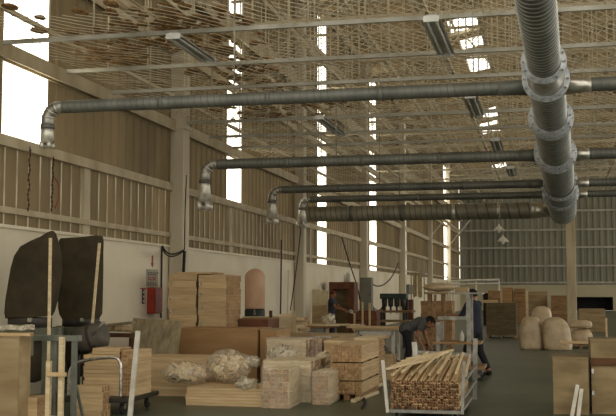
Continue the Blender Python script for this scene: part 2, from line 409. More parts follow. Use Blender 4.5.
# sawdust that has settled on the net
for k, (px, py, sx, sy, n) in enumerate(((150, 38, 1.3, 1.5, 60), (185, 22, .9, 1.2, 45), (230, 70, .9, 1.6, 40), (110, 60, .7, 1.2, 30), (300, 105, .9, 2.0, 30), (250, 112, .9, 1.4, 30))):
    c = PZ(px, py, NZ); m = MB()
    for i in range(int(n * 1.5)):
        x = c.x + rnd.gauss(0, sx * .5); y = c.y + rnd.gauss(0, sy * .5)
        if x < NX0 + .3: continue
        r = rnd.uniform(.025, .085); m.ell((x, y, NZ + .035), (r * 1.2, r * 2.0, r * .45), Matrix.Rotation(rnd.uniform(-.5, .5), 3, 'Z'), 8)
    me = wob(m.mesh('sawdust_clump'), .02, 6, k)
    o = obj('sawdust_clump', me, 'sawdust'); o['kind'] = 'stuff'
    tag(o, ['brown sawdust caught on the netting over the near left corner', 'brown sawdust lying on the netting near the top edge by the lamp', 'brown sawdust along the netting past the second daylight strip', 'thin brown sawdust on the netting beside the left wall beam', 'sparse sawdust on the netting far down the left bays', 'sparse sawdust on the netting above the longest near duct'][k], 'sawdust')
# ------------------------------------------------------------------ fluorescent lamps
def lamp(pa, pb, label):
    a = PZ(*pa, 5.08); b = PZ(*pb, 5.08); a.x = b.x = (a.x + b.x) / 2
    c = (a + b) / 2; L = (b - a).length
    t = thing('fluorescent_lamp', label, 'lamp', c, 0, 'unlit ceiling lamps')
    m = MB().prism([(-.13, 0), (-.05, .07), (.05, .07), (.13, 0), (.12, 0), (.045, .06), (-.045, .06), (-.12, 0)], -L / 2, L / 2, 'y')
    m.bb((-.045, -L / 2, .03), (.045, L / 2, .065)); obj('reflector', m, 'lamp_metal', t)
    for s in (-1, 1):
        obj('tube', MB().tube((s * .06, -L / 2 + .04, 0), (s * .06, L / 2 - .04, 0), .017, 8), 'lamp_tube', t)
        obj('end_cap', MB().bb((-.1, s * (L / 2 - .01) - .02, -.025), (.1, s * (L / 2 - .01) + .02, .05)), 'lamp_metal', t)
        obj('hanger_wire', MB().tube((0, s * L * .35, .06), (0, s * L * .35, .17), .006, 6), 'steel_grey', t)
lamp((175, 37), (208, 62), 'unlit twin tube lamp under the netting above the near duct, farthest left')
lamp((427, 20), (450, 55), 'unlit twin tube lamp hanging left of the big spiral trunk duct, nearest of its row')
lamp((467, 97), (481, 116), 'unlit twin tube lamp just below the skylights, beyond the first cross duct')
lamp((493, 140), (501, 151), 'unlit twin tube lamp between the first and second cross ducts')
lamp((508, 168), (515, 176), 'small far unlit lamp just above the third cross duct near the trunk')
lamp((321, 118), (340, 135), 'unlit twin tube lamp over the second cross duct beside the middle bays')
# two pendant lamps in front of the back wall
for px, py, Y, lb in ((499, 229, 70, 'higher of two pale pendant lamps hanging before the back wall'), (503, 240, 66, 'lower of two pale pendant lamps hanging before the back wall')):
    p = PY(px, py, Y); t = thing('pendant_lamp', lb, 'lamp', p)
    obj('shade', MB().lathe([(.36, -.12), (.34, -.06), (.16, .14), (.07, .2), (.06, .3)], 16), 'white_paint', t)
    obj('rod', MB().tube((0, 0, .3), (0, 0, roofz(p.x) - p.z - .15), .02, 6), 'steel_tan', t)
    obj('bulb', MB().ell((0, 0, -.14), (.1, .1, .12), None, 10), 'lamp_tube', t)
# ------------------------------------------------------------------ spiral extraction ducts
DZ = 4.0
def spiral(p0, p1, r0, r1, pitch=.125, seg=28, rib=1.0):
    """helically seamed tube; the raised seam climbs one pitch per turn (material 1 on the seam)"""
    p0 = Vector(p0); p1 = Vector(p1); ax = p1 - p0; L = ax.length; ax.normalize()
    u = Vector((0, 0, 1)); u = (u - ax * u.dot(ax)).normalized(); v = ax.cross(u)
    m = MB(); bm = m.bm; prof = ((0, 0, 1), (.07, .012, 1), (.14, 0, 0), (.57, 0, 0)); P = len(prof); turns = int(L / pitch) + 2; rows = []
    for i in range(turns):
        for (dz, dr, mi) in prof:
            row = []
            for k in range(seg + 1):
                z = (i - 1 + dz + k / seg) * pitch; z = min(max(z, 0), L); r = r0 + (r1 - r0) * z / L + dr * rib * (r0 ** .5) * 1.2
                a = 2 * PI * k / seg; row.append(bm.verts.new(p0 + ax * z + (u * math.cos(a) + v * math.sin(a)) * r))
            rows.append((row, mi))
    for i in range(len(rows) - 1):
        for k in range(seg):
            q = (rows[i][0][k], rows[i][0][k + 1], rows[i + 1][0][k + 1], rows[i + 1][0][k])
            if (q[0].co - q[3].co).length + (q[1].co - q[2].co).length < 1e-6: continue
            f = bm.faces.new(q); f.smooth = True; f.material_index = rows[i][1]
    bmesh.ops.remove_doubles(bm, verts=bm.verts, dist=1e-4)
    return m
def axmat(p, d):
    d = Vector(d).normalized(); q = Vector((0, 0, 1)).rotation_difference(d); return Matrix.Translation(Vector(p)) @ q.to_matrix().to_4x4()
A = PZ(539.5, 30, DZ); B = PZ(562, 205, DZ)
def trunk(Y): t = (Y - A.y) / (B.y - A.y); return A + (B - A) * t
tdir = (B - A).normalized()
Y62, Y80, Y118, Y152, Y183, Y193, Yend = [PZ(x, y, DZ).y for x, y in ((543, 62), (545, 79), (550, 117), (556, 152), (560, 183), (561, 193), (562, 211))]
secs = [(5.5, Y62, .158, .172), (Y62, Y80, .178, .205), (Y80, Y118, .205, .215), (Y118, Y152, .25, .262), (Y152, Y183, .3, .31), (Y183, Y193, .34, .345), (Y193, Yend, .37, .38)]
td = thing('trunk_duct', 'large spiral metal trunk duct running overhead towards the back wall, with bolted flanges', 'duct', trunk(Y62))
T0 = Vector(td.location)
for i, (a, b, r0, r1) in enumerate(secs):
    pa, pb = trunk(a) - T0, trunk(b) - T0
    if i == 1:
        obj('taper_piece', MB().path([pa, pb], r0, 32, 0, False, [r0, r1]), 'galv_bright', td)
    else:
        obj('spiral_section', spiral(pa, pb, r0, r1, .125 if i < 3 else .16), ['galv_dark', 'galv_seam'], td)
def flange(y, r, w=.055, parent=td):
    m = MB(); M = axmat(trunk(y) - T0, tdir)
    m.lathe([(r * .97, -.05), (r, -.05), (r, -.012), (r + w, -.012), (r + w, .012), (r, .012), (r, .05), (r * .97, .05)], 32, M, capb=False, capt=False)
    o = obj('flange', m, 'galv_flange', parent)
    n = 14; bme = None
    for k in range(n):
        a = 2 * PI * k / n; rr = r + w * .6
        if bme is None: bme = MB().tube((0, -.035, 0), (0, .035, 0), .012, 6).mesh('bolt')
        obj('bolt', bme, 'steel_grey', o, M @ Vector((rr * math.cos(a), rr * math.sin(a), 0)))
flange(Y62, .185, .05); flange(Y80, .215, .05); flange(Y118 - .12, .235, .05); flange(Y118 + .12, .26, .05); flange(Y152 - .14, .28, .055); flange(Y152 + .14, .31, .055)
flange(Y183, .345, .06); flange(Y193, .375, .06)
M = axmat(trunk(Yend) - T0, tdir)
obj('end_cap', MB().lathe([(.39, -.06), (.39, .02), (.36, .05), (.05, .06)], 32, M), 'galv_dark', td)
for y in (8.4, Y118 + 1.5, Y152 + 2.6):
    p = trunk(y) - T0; r = .32 if y > 15 else .2
    obj('strap', MB().tube(p + Vector((0, 0, r)), p + Vector((0, 0, NZ - .1 - DZ)), .012, 6), 'steel_grey', td)
def branch(end_px, trunk_py, r, drop, label, hoodlen, hoodr, elbow_r=.2, right=True):
    """cross duct from the trunk to the left with an elbow, a hood and four spigots at its end"""
    yb = PZ(trunk_py[0], trunk_py[1], DZ).y; tp = trunk(yb)
    E = PZ(end_px[0], end_px[1], DZ); E.y = yb + .25 * 0; E = PY(end_px[0], end_px[1], yb); E.z = DZ
    t = thing('branch_duct', label, 'duct', E)
    rt = .2 if yb < 14 else (.27 if yb < 20 else .33)
    x1 = tp.x - E.x - rt
    obj('spiral_pipe', spiral((elbow_r + .05, 0, 0), (x1 - .35, 0, 0), r, r, .085, 18, .35), ['galv_dark', 'galv_line'], t)
    L = x1 - .35 - elbow_r
    for q in (.25, .5, .75):
        x = elbow_r + L * q
        obj('joint_collar', MB().path([(x - .03, 0, 0), (x + .03, 0, 0)], r * 1.09, 18), 'galv_dark', t)
    obj('takeoff_cone', MB().path([(x1 - .36, 0, 0), (x1 - .2, 0, 0), (x1 + .04, 0, 0)], r, 18, 0, True, [r * 1.06, r * 1.08, r * 1.25]), 'galv_dark', t)
    arc = [(elbow_r + .06, 0, 0)] + [(elbow_r - elbow_r * math.sin(a), 0, -elbow_r + elbow_r * math.cos(a)) for a in [PI / 2 * k / 6 for k in range(7)]]
    arc.append((0, 0, -drop))
    el = obj('elbow', MB().path(arc, r * .98, 18), 'galv_mid', t)
    for k in (2, 4, 6):
        p = arc[k]; q = arc[k + 1] if k < 7 else arc[k]
        d = Vector(q) - Vector(p); c = Vector(p)
        obj('seam', MB().path([c - d.normalized() * .012, c + d.normalized() * .012], r * 1.06, 18), 'galv_bright', el)
    obj('drop_collar', MB().path([(0, 0, -drop + .05), (0, 0, -drop - .01)], r * 1.12, 18), 'galv_dark', t)
    obj('hood', MB().path([(0, 0, -drop), (0, 0, -drop - .06), (0, 0, -drop - hoodlen * .74)], r, 18, 0, True, [r, r * 1.02, hoodr * .84]), 'galv_hood', t)
    for sx in (-1, 1):
        for sy in (-1, 1):
            c = (sx * hoodr * .5, sy * hoodr * .5)
            sp = obj('spigot', MB().path([(c[0], c[1], -drop - hoodlen * .7), (c[0], c[1], -drop - hoodlen)], hoodr * .32, 12), 'galv_hood', t)
    obj('hanger_rod', MB().tube((L * .45, 0, r), (L * .45, 0, NZ - .08 - DZ), .01, 6), 'steel_grey', t)
    if right:
        t2 = thing('branch_duct', label.replace('hooded spiral cross duct', 'right-hand stub of cross duct').split(',')[0] + ', leaving the trunk to the right', 'duct', tp + Vector((rt, 0, 0)))
        obj('takeoff_cone', MB().path([(-.04, 0, 0), (.2, 0, 0), (.3, 0, 0)], r, 18, 0, True, [r * 1.35, r * 1.08, r * 1.06]), 'galv_bright', t2)
        obj('spiral_pipe', spiral((.3, 0, 0), (4.2, 0, 0), r, r, .085, 18, .35), ['galv_dark', 'galv_line'], t2)
    return t
branch((48, 104), (532, 87), .082, .27, 'longest and nearest hooded spiral cross duct, its elbow above the left beam', .26, .1, .17)
branch((205, 163), (545, 155), .098, .34, 'second hooded spiral cross duct, its hood before the first daylight strip', .52, .16, .2)
branch((272, 188), (552, 183.5), .09, .3, 'third hooded spiral cross duct, its hood left of the second wall column', .5, .17, .2)
branch((302, 197), (555, 194.5), .085, .25, 'fourth hooded spiral cross duct, its hood close under the thick duct', .48, .17, .18)
# the thick return duct
yb = PZ(556, 210, DZ).y; tp = trunk(yb); E = PY(305, 213, yb); E.z = DZ
t = thing('return_duct', 'thickest pale spiral cross duct, blunt left end behind the fourth hood', 'duct', E)
x1 = tp.x - E.x - .36
obj('spiral_pipe', spiral((0, 0, 0), (x1 * .62, 0, 0), .235, .235, .16, 24, .6), ['galv_pale', 'galv_line'], t)
obj('smooth_section', spiral((x1 * .62, 0, 0), (x1 - .5, 0, 0), .24, .24, .3, 24, .5), ['galv_pale', 'galv_line'], t)
obj('end_cap', MB().path([(-.05, 0, 0), (0, 0, 0), (.04, 0, 0)], .24, 24, 0, True, [.2, .245, .245]), 'galv_dark', t)
for q in (.2, .41, .62, .8):
    obj('joint_band', MB().path([(x1 * q - .05, 0, 0), (x1 * q + .05, 0, 0)], .255, 24), 'galv_bright' if q > .6 else 'galv_dark', t)
obj('takeoff_cone', MB().path([(x1 - .55, 0, 0), (x1 - .3, 0, 0), (x1 + .05, 0, 0)], .25, 24, 0, True, [.25, .22, .2]), 'galv_bright', t)
obj('hanger_rod', MB().tube((x1 * .5, 0, .24), (x1 * .5, 0, NZ - .08 - DZ), .012, 6), 'steel_grey', t)
# ------------------------------------------------------------------ helpers for the goods on the floor
def ext(x0, x1, yt, Y):
    a = PY(x0, yt, Y); b = PY(x1, yt, Y); return a.x, b.x, (a.z + b.z) / 2
def yfloor(px, py): return PZ(px, py, 0).y
BM = {}
def board_mesh(L, w, h, mats=('pine', 'pine_end'), bev=.003):
    k = (round(L, 3), round(w, 3), round(h, 3), mats)
    if k not in BM:
        m = MB().box((0, 0, 0), (L, w, h), None, 0, min(bev, h * .2, w * .2))
        for f in m.bm.faces:
            if abs(f.normal.x) > .9: f.material_index = 1
        me = m.mesh('board')
        for q in mats: me.materials.append(MATS[q])
        BM[k] = me
    return BM[k]
def board(name, L, w, h, loc, rot=(0, 0, 0), label=None, cat='board', group=None, mats=('pine', 'pine_end'), parent=None):
    o = bpy.data.objects.new(name, board_mesh(L, w, h, mats)); C.objects.link(o); o.location = loc; o.rotation_euler = rot
    if parent: o.parent = parent
    else: tag(o, label, cat, group)
    return o
def stack(name, X, Y, Z, layers, across, axis, label, group, mats=('pine', 'pine_end'), jit=.012, gapb=.004, skip=None, bundle=None):
    """boards lying along 'x' or 'y', filling the box X x Y x Z; one object per board"""
    (x0, x1), (y0, y1), (z0, z1) = X, Y, Z; h = (z1 - z0) / layers; n = 0; par = None; O = Vector((0, 0, 0))
    if bundle:
        O = Vector(((x0 + x1) / 2, (y0 + y1) / 2, z0)); par = thing(bundle, label, 'timber', O, 0, None)
        if group: par['group'] = group
    for l in range(layers):
        for a in range(across):
            if skip and skip(l, a): continue
            if axis == 'x':
                L = x1 - x0; w = (y1 - y0) / across; c = ((x0 + x1) / 2 + rnd.uniform(-jit, jit), y0 + w * (a + .5), z0 + h * (l + .5)); r = 0
            else:
                L = y1 - y0; w = (x1 - x0) / across; c = (x0 + w * (a + .5), (y0 + y1) / 2 + rnd.uniform(-jit, jit), z0 + h * (l + .5)); r = PI / 2
            board(name, L, w - gapb, h - .0015, Vector(c) - O, (0, 0, r), label, 'board', group, mats, par); n += 1
    return par if bundle else n
def pallet(X, Y, z0, label, group=None, mats=('oak_brown', 'oak_brown'), n=6, axis='x'):
    (x0, x1), (y0, y1) = X, Y; t = thing('pallet', label, 'pallet', ((x0 + x1) / 2, (y0 + y1) / 2, z0), 0, group)
    L, D = x1 - x0, y1 - y0
    for s in (-1, 0, 1):
        board('bearer', D, .09, .08, (s * (L / 2 - .06), 0, .04), (0, 0, PI / 2), mats=mats, parent=t)
    for k in range(n):
        board('deck_board', L, D / n * .8, .02, (0, -D / 2 + D / n * (k + .5), .0905), mats=mats, parent=t)
    return t
def shellbox(name, X, Y, Z, mt, label, cat, seed, amp=.018, off=.02, parent=None, group=None):
    m = MB(); a = [v[0] - off for v in (X, Y)] + [Z[0]]; b = [v[1] + off for v in (X, Y)] + [Z[1] + off]
    m.bb(a, b); bmesh.ops.subdivide_edges(m.bm, edges=m.bm.edges[:], cuts=9, use_grid_fill=True)
    for f in m.bm.faces: f.smooth = True
    bot = [f for f in m.bm.faces if f.normal.z < -.9]; bmesh.ops.delete(m.bm, geom=bot, context='FACES')
    me = wob(m.mesh(name), amp, 7, seed)
    o = obj(name, me, mt, parent)
    if not parent: tag(o, label, cat, group)
    return o
def crate(name, X, Y, Z, label, mt='plywood', lid=True, batten='plywood_pale', group=None, open_top=False):
    (x0, x1), (y0, y1), (z0, z1) = X, Y, Z; t = thing(name, label, 'crate', ((x0 + x1) / 2, (y0 + y1) / 2, z0), 0, group)
    L, D, H = x1 - x0, y1 - y0, z1 - z0; th = .018
    obj('front_panel', MB().bb((-L / 2, -D / 2, 0), (L / 2, -D / 2 + th, H), bev=.003), mt, t)
    obj('back_panel', MB().bb((-L / 2, D / 2 - th, 0), (L / 2, D / 2, H)), mt, t)
    for s in (-1, 1):
        obj('side_panel', MB().bb((s * L / 2 - (th if s > 0 else 0), -D / 2 + th, 0), (s * L / 2 + (th if s < 0 else 0), D / 2 - th, H)), mt, t)
    obj('bottom', MB().bb((-L / 2 + th, -D / 2 + th, .01), (L / 2 - th, D / 2 - th, .03)), mt, t)
    if lid: obj('lid', MB().bb((-L / 2 - .01, -D / 2 - .01, H), (L / 2 + .01, D / 2 + .01, H + .02), bev=.003), batten, t)
    return t
# ------------------------------------------------------------------ dust collector against the left wall
Yd1, Yd2 = 13.9, 15.55
def bag_mesh(outline, Yc, depth, seed):
    """soft closed bag: rows of the front outline (left px, right px, row py) swept round a flattened oval section"""
    m = MB(); bm = m.bm; rows = []; seg = 22
    for (xl, xr, yl, yr) in outline:
        a = PY(xl, yl, Yc); b = PY(xr, yr, Yc); c = (a + b) / 2; hv = (b - a) / 2; ring = []
        tt = hv.length
        for k in range(seg):
            an = 2 * PI * k / seg; ca, sa = math.cos(an), math.sin(an)
            e = .75
            p = c + hv * (abs(ca) ** e * (1 if ca > 0 else -1)) + Vector((0, depth * min(1, tt / .25) * (abs(sa) ** e * (1 if sa > 0 else -1)), 0))
            ring.append(bm.verts.new(p))
        rows.append(ring)
    for i in range(len(rows) - 1):
        for k in range(seg):
            f = bm.faces.new((rows[i][k], rows[i][(k + 1) % seg], rows[i + 1][(k + 1) % seg], rows[i + 1][k])); f.smooth = True
    bm.faces.new(rows[0]); bm.faces.new(rows[-1])
    bmesh.ops.recalc_face_normals(bm, faces=bm.faces[:])
    return wob(m.mesh('filter_bag'), .012, 4, seed)
dc = thing('dust_collector', 'two bag dust collector with dark olive filter bags against the white wall', 'dust collector', (0, 0, 0))
b1 = [(8, 50, 318, 316), (7, 53, 312, 311), (7.5, 56, 300, 300), (10, 58.5, 285, 286), (13, 60, 268, 270), (17, 60, 256, 260), (23, 59, 247, 252), (33, 58, 241, 246), (42, 57, 236.5, 240), (48, 55.5, 232.5, 234), (51.5, 53.5, 231.2, 231.4)]
b2 = [(64, 98, 319, 318), (61, 101, 315, 314), (59.5, 101, 308, 306), (59.5, 101.5, 290, 288), (59.5, 102, 270, 268), (60, 102, 255, 252), (60, 102, 246, 242), (61, 101.5, 240.5, 238), (63, 101, 239, 236), (70, 98, 240, 237.5)]
for (Yd, bo, dep, (pl, pr), sd) in ((Yd1, b1, .24, (9, 51), 1), (Yd2, b2, .22, (63, 99), 2)):
    obj('filter_bag', bag_mesh(bo, Yd, dep, sd), 'filter_cloth', dc)
    a, b = PY(pl, 320, Yd), PY(pr, 320, Yd); c = (a + b) / 2; rr = (b.x - a.x) / 2; zr = a.z
    S = Matrix.Translation(Vector((c.x, Yd, zr))) @ Matrix.Diagonal((1, .7, 1, 1))
    rg = obj('drum_ring', MB().lathe([(rr, -.1), (rr, .03), (rr * .96, .04)], 24, S), 'machine_dark', dc)
    obj('clamp', MB().bb((c.x + .1, Yd - rr * .7 - .03, zr - .02), (c.x + .16, Yd - rr * .7 + .02, zr + .04)), 'chrome', rg)
    obj('deck_beam', MB().bb((a.x - .06, Yd - .24, zr - .26), (b.x + .06, Yd + .24, zr - .1), bev=.01), 'machine_green', dc)
    for x in (a.x, b.x):
        for dy in (-.2, .16): obj('leg', MB().bb((x - .03, Yd + dy, 0), (x + .03, Yd + dy + .05, zr - .26)), 'machine_green', dc)
    obj('collecting_bag', wob(MB().lathe([(.08, -.62), (.2, -.58), (.23, -.3), (.21, -.05), (.19, .0)], 20, Matrix.Translation((c.x, Yd, zr - .265))).mesh('collecting_bag'), .02, 4, sd), 'filter_cloth', dc)
    if sd == 1:
        e = PY(64, 322, Yd2); obj('link_beam', MB().bar((b.x + .06, Yd + .1, zr - .18), (e.x - .06, Yd2, zr - .19), .12, .12), 'machine_green', dc)
# blower body and inlet, tilted, dark
Yb_ = 14.85
p0, p1 = PY(78, 342, Yb_), PY(103, 334, Yb_); d = (p1 - p0)
bl = thing('blower', 'dark grey blower drum with a chamfered end below the right filter bag', 'blower', (0, 0, 0))
obj('drum', MB().path([p0 - d * .05, p0, p0 + d * .55, p0 + d * .62, p1, p1 + d * .12], .2, 24, 0, True, [.15, .2, .215, .2, .2, .13]), 'motor_grey', bl)
obj('band', MB().path([p0 + d * .56, p0 + d * .64], .222, 24), 'machine_dark', bl)
obj('lever', MB().tube(PY(92, 334, Yb_ - .25), PY(104, 322, Yb_ - .25), .018, 8).tube(PY(104, 322, Yb_ - .25), PY(107, 326, Yb_ - .22), .014, 8).tube(PY(92, 334, Yb_ - .25), (p0 + p1) / 2, .014, 8), 'steel_grey', bl)
mz = p0.z - .2
m = MB()
for q in (.15, .8):
    c = p0 + d * q; m.bb((c.x - .03, Yb_ - .15, 0), (c.x + .03, Yb_ - .1, c.z - .12)); m.bb((c.x - .03, Yb_ + .1, 0), (c.x + .03, Yb_ + .15, c.z - .12)); m.bb((c.x - .03, Yb_ - .15, c.z - .2), (c.x + .03, Yb_ + .15, c.z - .15))
obj('stand', m, 'machine_dark', bl)
# two pale sticks standing in front of the bags
for (xa, ya, xb, yb2, lb) in ((50.5, 238, 49, 330, 'tall pale pine stick upright before the left filter bag'), (99.5, 243, 92, 328, 'tall pale pine stick leaning before the right filter bag')):
    Ys = 13.5 if xa < 60 else 15.1; p = PY(xa, ya, Ys); q = PY(xb, yb2, Ys); dd = (q - p).normalized(); q = p + dd * (p.z / -dd.z)
    tag(obj('stick', MB().bar(q, p, .04, .03, 0, (0, 1, 0), .003), 'pine_pale'), lb, 'stick')
# boards lying on brackets beyond the blower, against the wall
Yt = 17.2
for (xa, ya, xb, yb2, w_, lb) in ((100, 330, 133, 331, .03, 'lower long dark edged board between the blower and the grey panel'), (107, 325.5, 134, 322.5, .05, 'upper board slanting from the blower to the grey panel')):
    p, q = PY(xa, ya, Yt), PY(xb, yb2, Yt); tag(obj('board', MB().bar(p, q, .22, w_, bev=.003), 'plywood_grey'), lb, 'board')
a, b = PY(100, 331.5, Yt), PY(134, 332, Yt)
t = thing('trestle', 'low dark trestle carrying two boards by the white wall', 'trestle', (0, 0, 0))
obj('rail', MB().bar(a + Vector((0, 0, -.06)), b + Vector((0, 0, -.06)), .3, .06), 'dark_wood', t)
for p in (a, b): 
    for s in (-.12, .12): obj('leg', MB().bb((p.x - .03, Yt + s - .03, 0), (p.x + .03, Yt + s + .03, p.z - .09)), 'dark_wood', t)
for (px, py, sx) in ((110, 327.5, .22), (118, 327.5, .16), (127, 328, .16)):
    p = PY(px, py, Yt); tag(obj('wood_block', MB().box(p, (sx, .12, .07), None, 0, .004), 'pine'), {110: 'pale block on the trestle nearest the blower', 118: 'middle pale block on the trestle by the wall', 127: 'pale block on the trestle nearest the grey panel'}[px], 'block')
# ------------------------------------------------------------------ steel work frame with an electrical box, front left
Yf = 12.2
x0, x1, z1 = ext(-4, 80, 335, Yf)
t = thing('steel_workbench', 'grey green steel workbench frame with electrical box at the lower left', 'workbench', ((x0 + x1) / 2, Yf, 0))
cx = (x0 + x1) / 2
a, b = PY(30, 338, Yf - .05), PY(80, 333.5, Yf - .05)
obj('top_rail', MB().bb((x0 - cx, -.06, z1 - .07), (x1 - cx, .06, z1)), 'frame_green', t)
for px in (53.5, 74.5):
    x = PY(px, 350, Yf).x - cx
    obj('leg', MB().bb((x - .028, -.03, 0), (x + .028, .03, z1 - .07)), 'frame_green', t); obj('foot', MB().bb((x - .028, -.2, 0), (x + .028, -.031, .05)).bb((x - .028, .031, 0), (x + .028, .3, .05)) if 0 else MB().bb((x - .028, .031, 0), (x + .028, .3, .05)), 'frame_green', t)
    obj('brace', MB().bar((x, .27, .05), (x, .03, .5), .03, .03), 'frame_green', t)
e0, e1 = PY(23, 342, Yf - .1), PY(32, 356, Yf - .1)
eb = obj('electrical_box', MB().bb((e0.x - cx, -.16, e1.z), (e1.x - cx, -.06, e0.z + .07), bev=.008), 'grey_cabinet', t)
obj('switch', MB().bb(((e0.x + e1.x) / 2 - cx + .01, -.18, e1.z + .05), ((e0.x + e1.x) / 2 - cx + .04, -.16, e1.z + .09)), 'sign_white', eb)
# machine with plywood side, far lower left
x0, x1, zt = ext(-6, 19, 338, 11.5)
crate('plywood_cabinet', (x0, x1), (11.5, 11.8), (0, zt), 'tan plywood cabinet cut by the lower left frame edge', 'plywood_pale', True)
zt += .02
for i, (xa, xb, w_, dy) in enumerate(((-8, 38, .095, .05), (-6, 33, .09, .15), (-8, 30, .085, .25))):
    a, _, _ = ext(xa, xb, 334, 11.7); _, b, _ = ext(xa, xb, 334, 11.7)
    board('plank', b - a, w_, .035, ((a + b) / 2, 11.5 + dy, zt + .02), (0, 0, 0), ['front yellow plank on the tan cabinet', 'middle yellow plank on the tan cabinet', 'rear yellow plank on the tan cabinet'][i], 'plank', None, ('pine', 'pine_end'))
m = MB().bb((0, 0, 0), (.36, .26, .05)); bmesh.ops.subdivide_edges(m.bm, edges=m.bm.edges[:], cuts=7, use_grid_fill=True)
me = wob(m.mesh('plastic_sheet'), .025, 8, 3)
o = obj('plastic_sheet', me, 'milky_film', None, (PY(4, 330, 11.7).x, 11.52, zt + .075)); tag(o, 'crumpled clear plastic sheet on the planks by the left filter bag', 'plastic sheet')
# wooden H-frame and crossbar
Yh = 11.6
t = thing('wooden_jig', 'pale H shaped wooden jig with two posts before the steel frame', 'jig', (PY(56, 400, Yh).x, Yh, 0)); ox = t.location.x
for (px, py, w_) in ((62, 337, .055), (49, 361, .055)):
    p = PY(px, py, Yh); obj('post', MB().bb((p.x - ox - w_ / 2, -.03, 0), (p.x - ox + w_ / 2, .03, p.z), bev=.004), 'pine_pale', t)
a, b = PY(49, 374, Yh), PY(68, 374, Yh); obj('crossbar', MB().bb((a.x - ox, -.07, a.z - .025), (b.x - ox, -.032, a.z + .025), bev=.004), 'pine', t)
obj('foot', MB().bb((-.3, -.03, -.0), (.3, .03, .0)) if 0 else MB().bb((PY(49, 374, Yh).x - ox + .03, -.028, .1), (PY(62, 374, Yh).x - ox - .03, .028, .15)), 'pine', t)
# leaning white stick
p, q = PY(138, 331, 13.0), PY(131.5, 400, 12.8); dd = (q - p).normalized(); q = p + dd * (p.z / -dd.z)
tag(obj('stick', MB().bar(q, p, .06, .045, 0, (0, 1, 0), .004), 'white_paint'), 'whitish square stick leaning before the grey plywood panel', 'stick')
# trolley with bent tube handle
Yk = 13.1
pts = [PY(70, 404, Yk), PY(69, 374, Yk), PY(72, 365.5, Yk), PY(79, 361.5, Yk), PY(97, 358.5, Yk), PY(114, 357, Yk), PY(119, 359, Yk), PY(121, 366, Yk), PY(120, 404, Yk)]
for p in pts: p.y = Yk
pts[0].z = pts[-1].z = .22; pts[0].x = pts[1].x; pts[-1].x = pts[-2].x
def smooth(pts, n=2):
    for _ in range(n):
        q = [pts[0]]
        for i in range(len(pts) - 1): q += [pts[i].lerp(pts[i + 1], .25), pts[i].lerp(pts[i + 1], .75)]
        q.append(pts[-1]); pts = q
    return pts
xl, xr = pts[0].x, pts[-1].x; ox = (xl + xr) / 2
t = thing('platform_trolley', 'trolley with a bent chrome tube handle loaded with pale boards', 'trolley', (ox, Yk, 0))
T = Vector(t.location)
obj('handle', MB().path([p - T for p in smooth(pts)], .022, 12), 'chrome', t)
m = MB()
obj('platform', MB().bb((xl - ox - .05, -.05, .16), (xr - ox + .12, 1.1, .22), bev=.01), 'machine_dark', t)
for sx in (xl - ox + .05, xr - ox):
    for sy in (.08, .95):
        cs = obj('caster', MB().path([(sx - .02, sy, .07), (sx + .02, sy, .07)], .07, 16), 'rubber', t)
        obj('fork', MB().bb((sx - .035, sy - .02, .07), (sx - .025, sy + .02, .16)).bb((sx + .025, sy - .02, .07), (sx + .035, sy + .02, .16)).bb((sx - .035, sy - .02, .14), (sx + .035, sy + .02, .16)), 'steel_grey', cs)
zt = PY(105, 350, 13.4).z
X0 = PY(84, 350, 13.3).x; X1 = PY(134, 350, 13.3).x
stack('board', (X0, X1 - .2), (13.3, 13.75), (.221, zt - .06), 11, 2, 'x', 'pale thick board stacked on the trolley behind the chrome handle', 'boards on the trolley')
stack('board', (X1 - .19, X1), (13.32, 13.95), (.221, zt), 12, 2, 'y', 'short pale board on the right end of the trolley stack', 'end boards on the trolley')
stack('board', (X0 + .1, X1 - .22), (13.33, 13.72), (zt - .058, zt + .03), 2, 2, 'x', 'topmost pale board laid across the trolley stack', 'top boards on the trolley')
# low pile of loose boards bottom left between jig and trolley
x0, x1, _ = ext(74, 104, 385, 12.8)
stack('board', (x0, x1), (12.75, 13.0), (0, PY(88, 386, 12.8).z), 5, 3, 'x', 'low tan board stacked before the chrome trolley handle', 'low boards before the trolley')
x0, x1, _ = ext(24, 46, 398, 12.0)
stack('board', (x0 + .1, x1), (11.75, 12.1), (0, PY(25, 397, 11.8).z), 3, 3, 'x', 'tan board lying low before the tan plywood cabinet', 'low boards before the cabinet')
# ------------------------------------------------------------------ leaning weathered plywood panel
Yp = 17.4
P4 = [PY(133, 318, Yp + .25), PY(182, 321, Yp + .25), PY(176, 362, Yp - .1), PY(127, 358, Yp - .1)]
dn = (P4[3] - P4[0]).normalized()
for i in (2, 3): P4[i] = P4[i] + dn * ((P4[i].z - .02) / -dn.z)
m = MB(); nrm = (P4[1] - P4[0]).cross(P4[3] - P4[0]).normalized() * .02
va = [m.bm.verts.new(p) for p in P4]; vb = [m.bm.verts.new(p + nrm) for p in P4]
m.bm.faces.new(va); m.bm.faces.new(list(reversed(vb)))
for i in range(4): m.bm.faces.new((va[i], vb[i], vb[(i + 1) % 4], va[(i + 1) % 4]))
bmesh.ops.recalc_face_normals(m.bm, faces=m.bm.faces[:])
o = obj('plywood_sheet', m, 'plywood_grey'); tag(o, 'weathered grey plywood sheet leaning beside the big brown crate', 'panel')
# ------------------------------------------------------------------ front stacks
x0, x1, z1 = ext(136, 206, 357.5, 15.6)
stack('board', (x0, x1), (15.6, 16.5), (0, z1), 12, 5, 'x', 'long pale board in the stack before the grey plywood panel', 'boards before the grey panel', gapb=.006)
x0, x1, z1 = ext(186, 263, 388, 14.4)
stack('board', (x0, x1), (14.4, 15.3), (0, z1), 6, 6, 'x', 'pale board in the low stack under the offcut bags', 'boards under the offcut bags')
zbag = z1
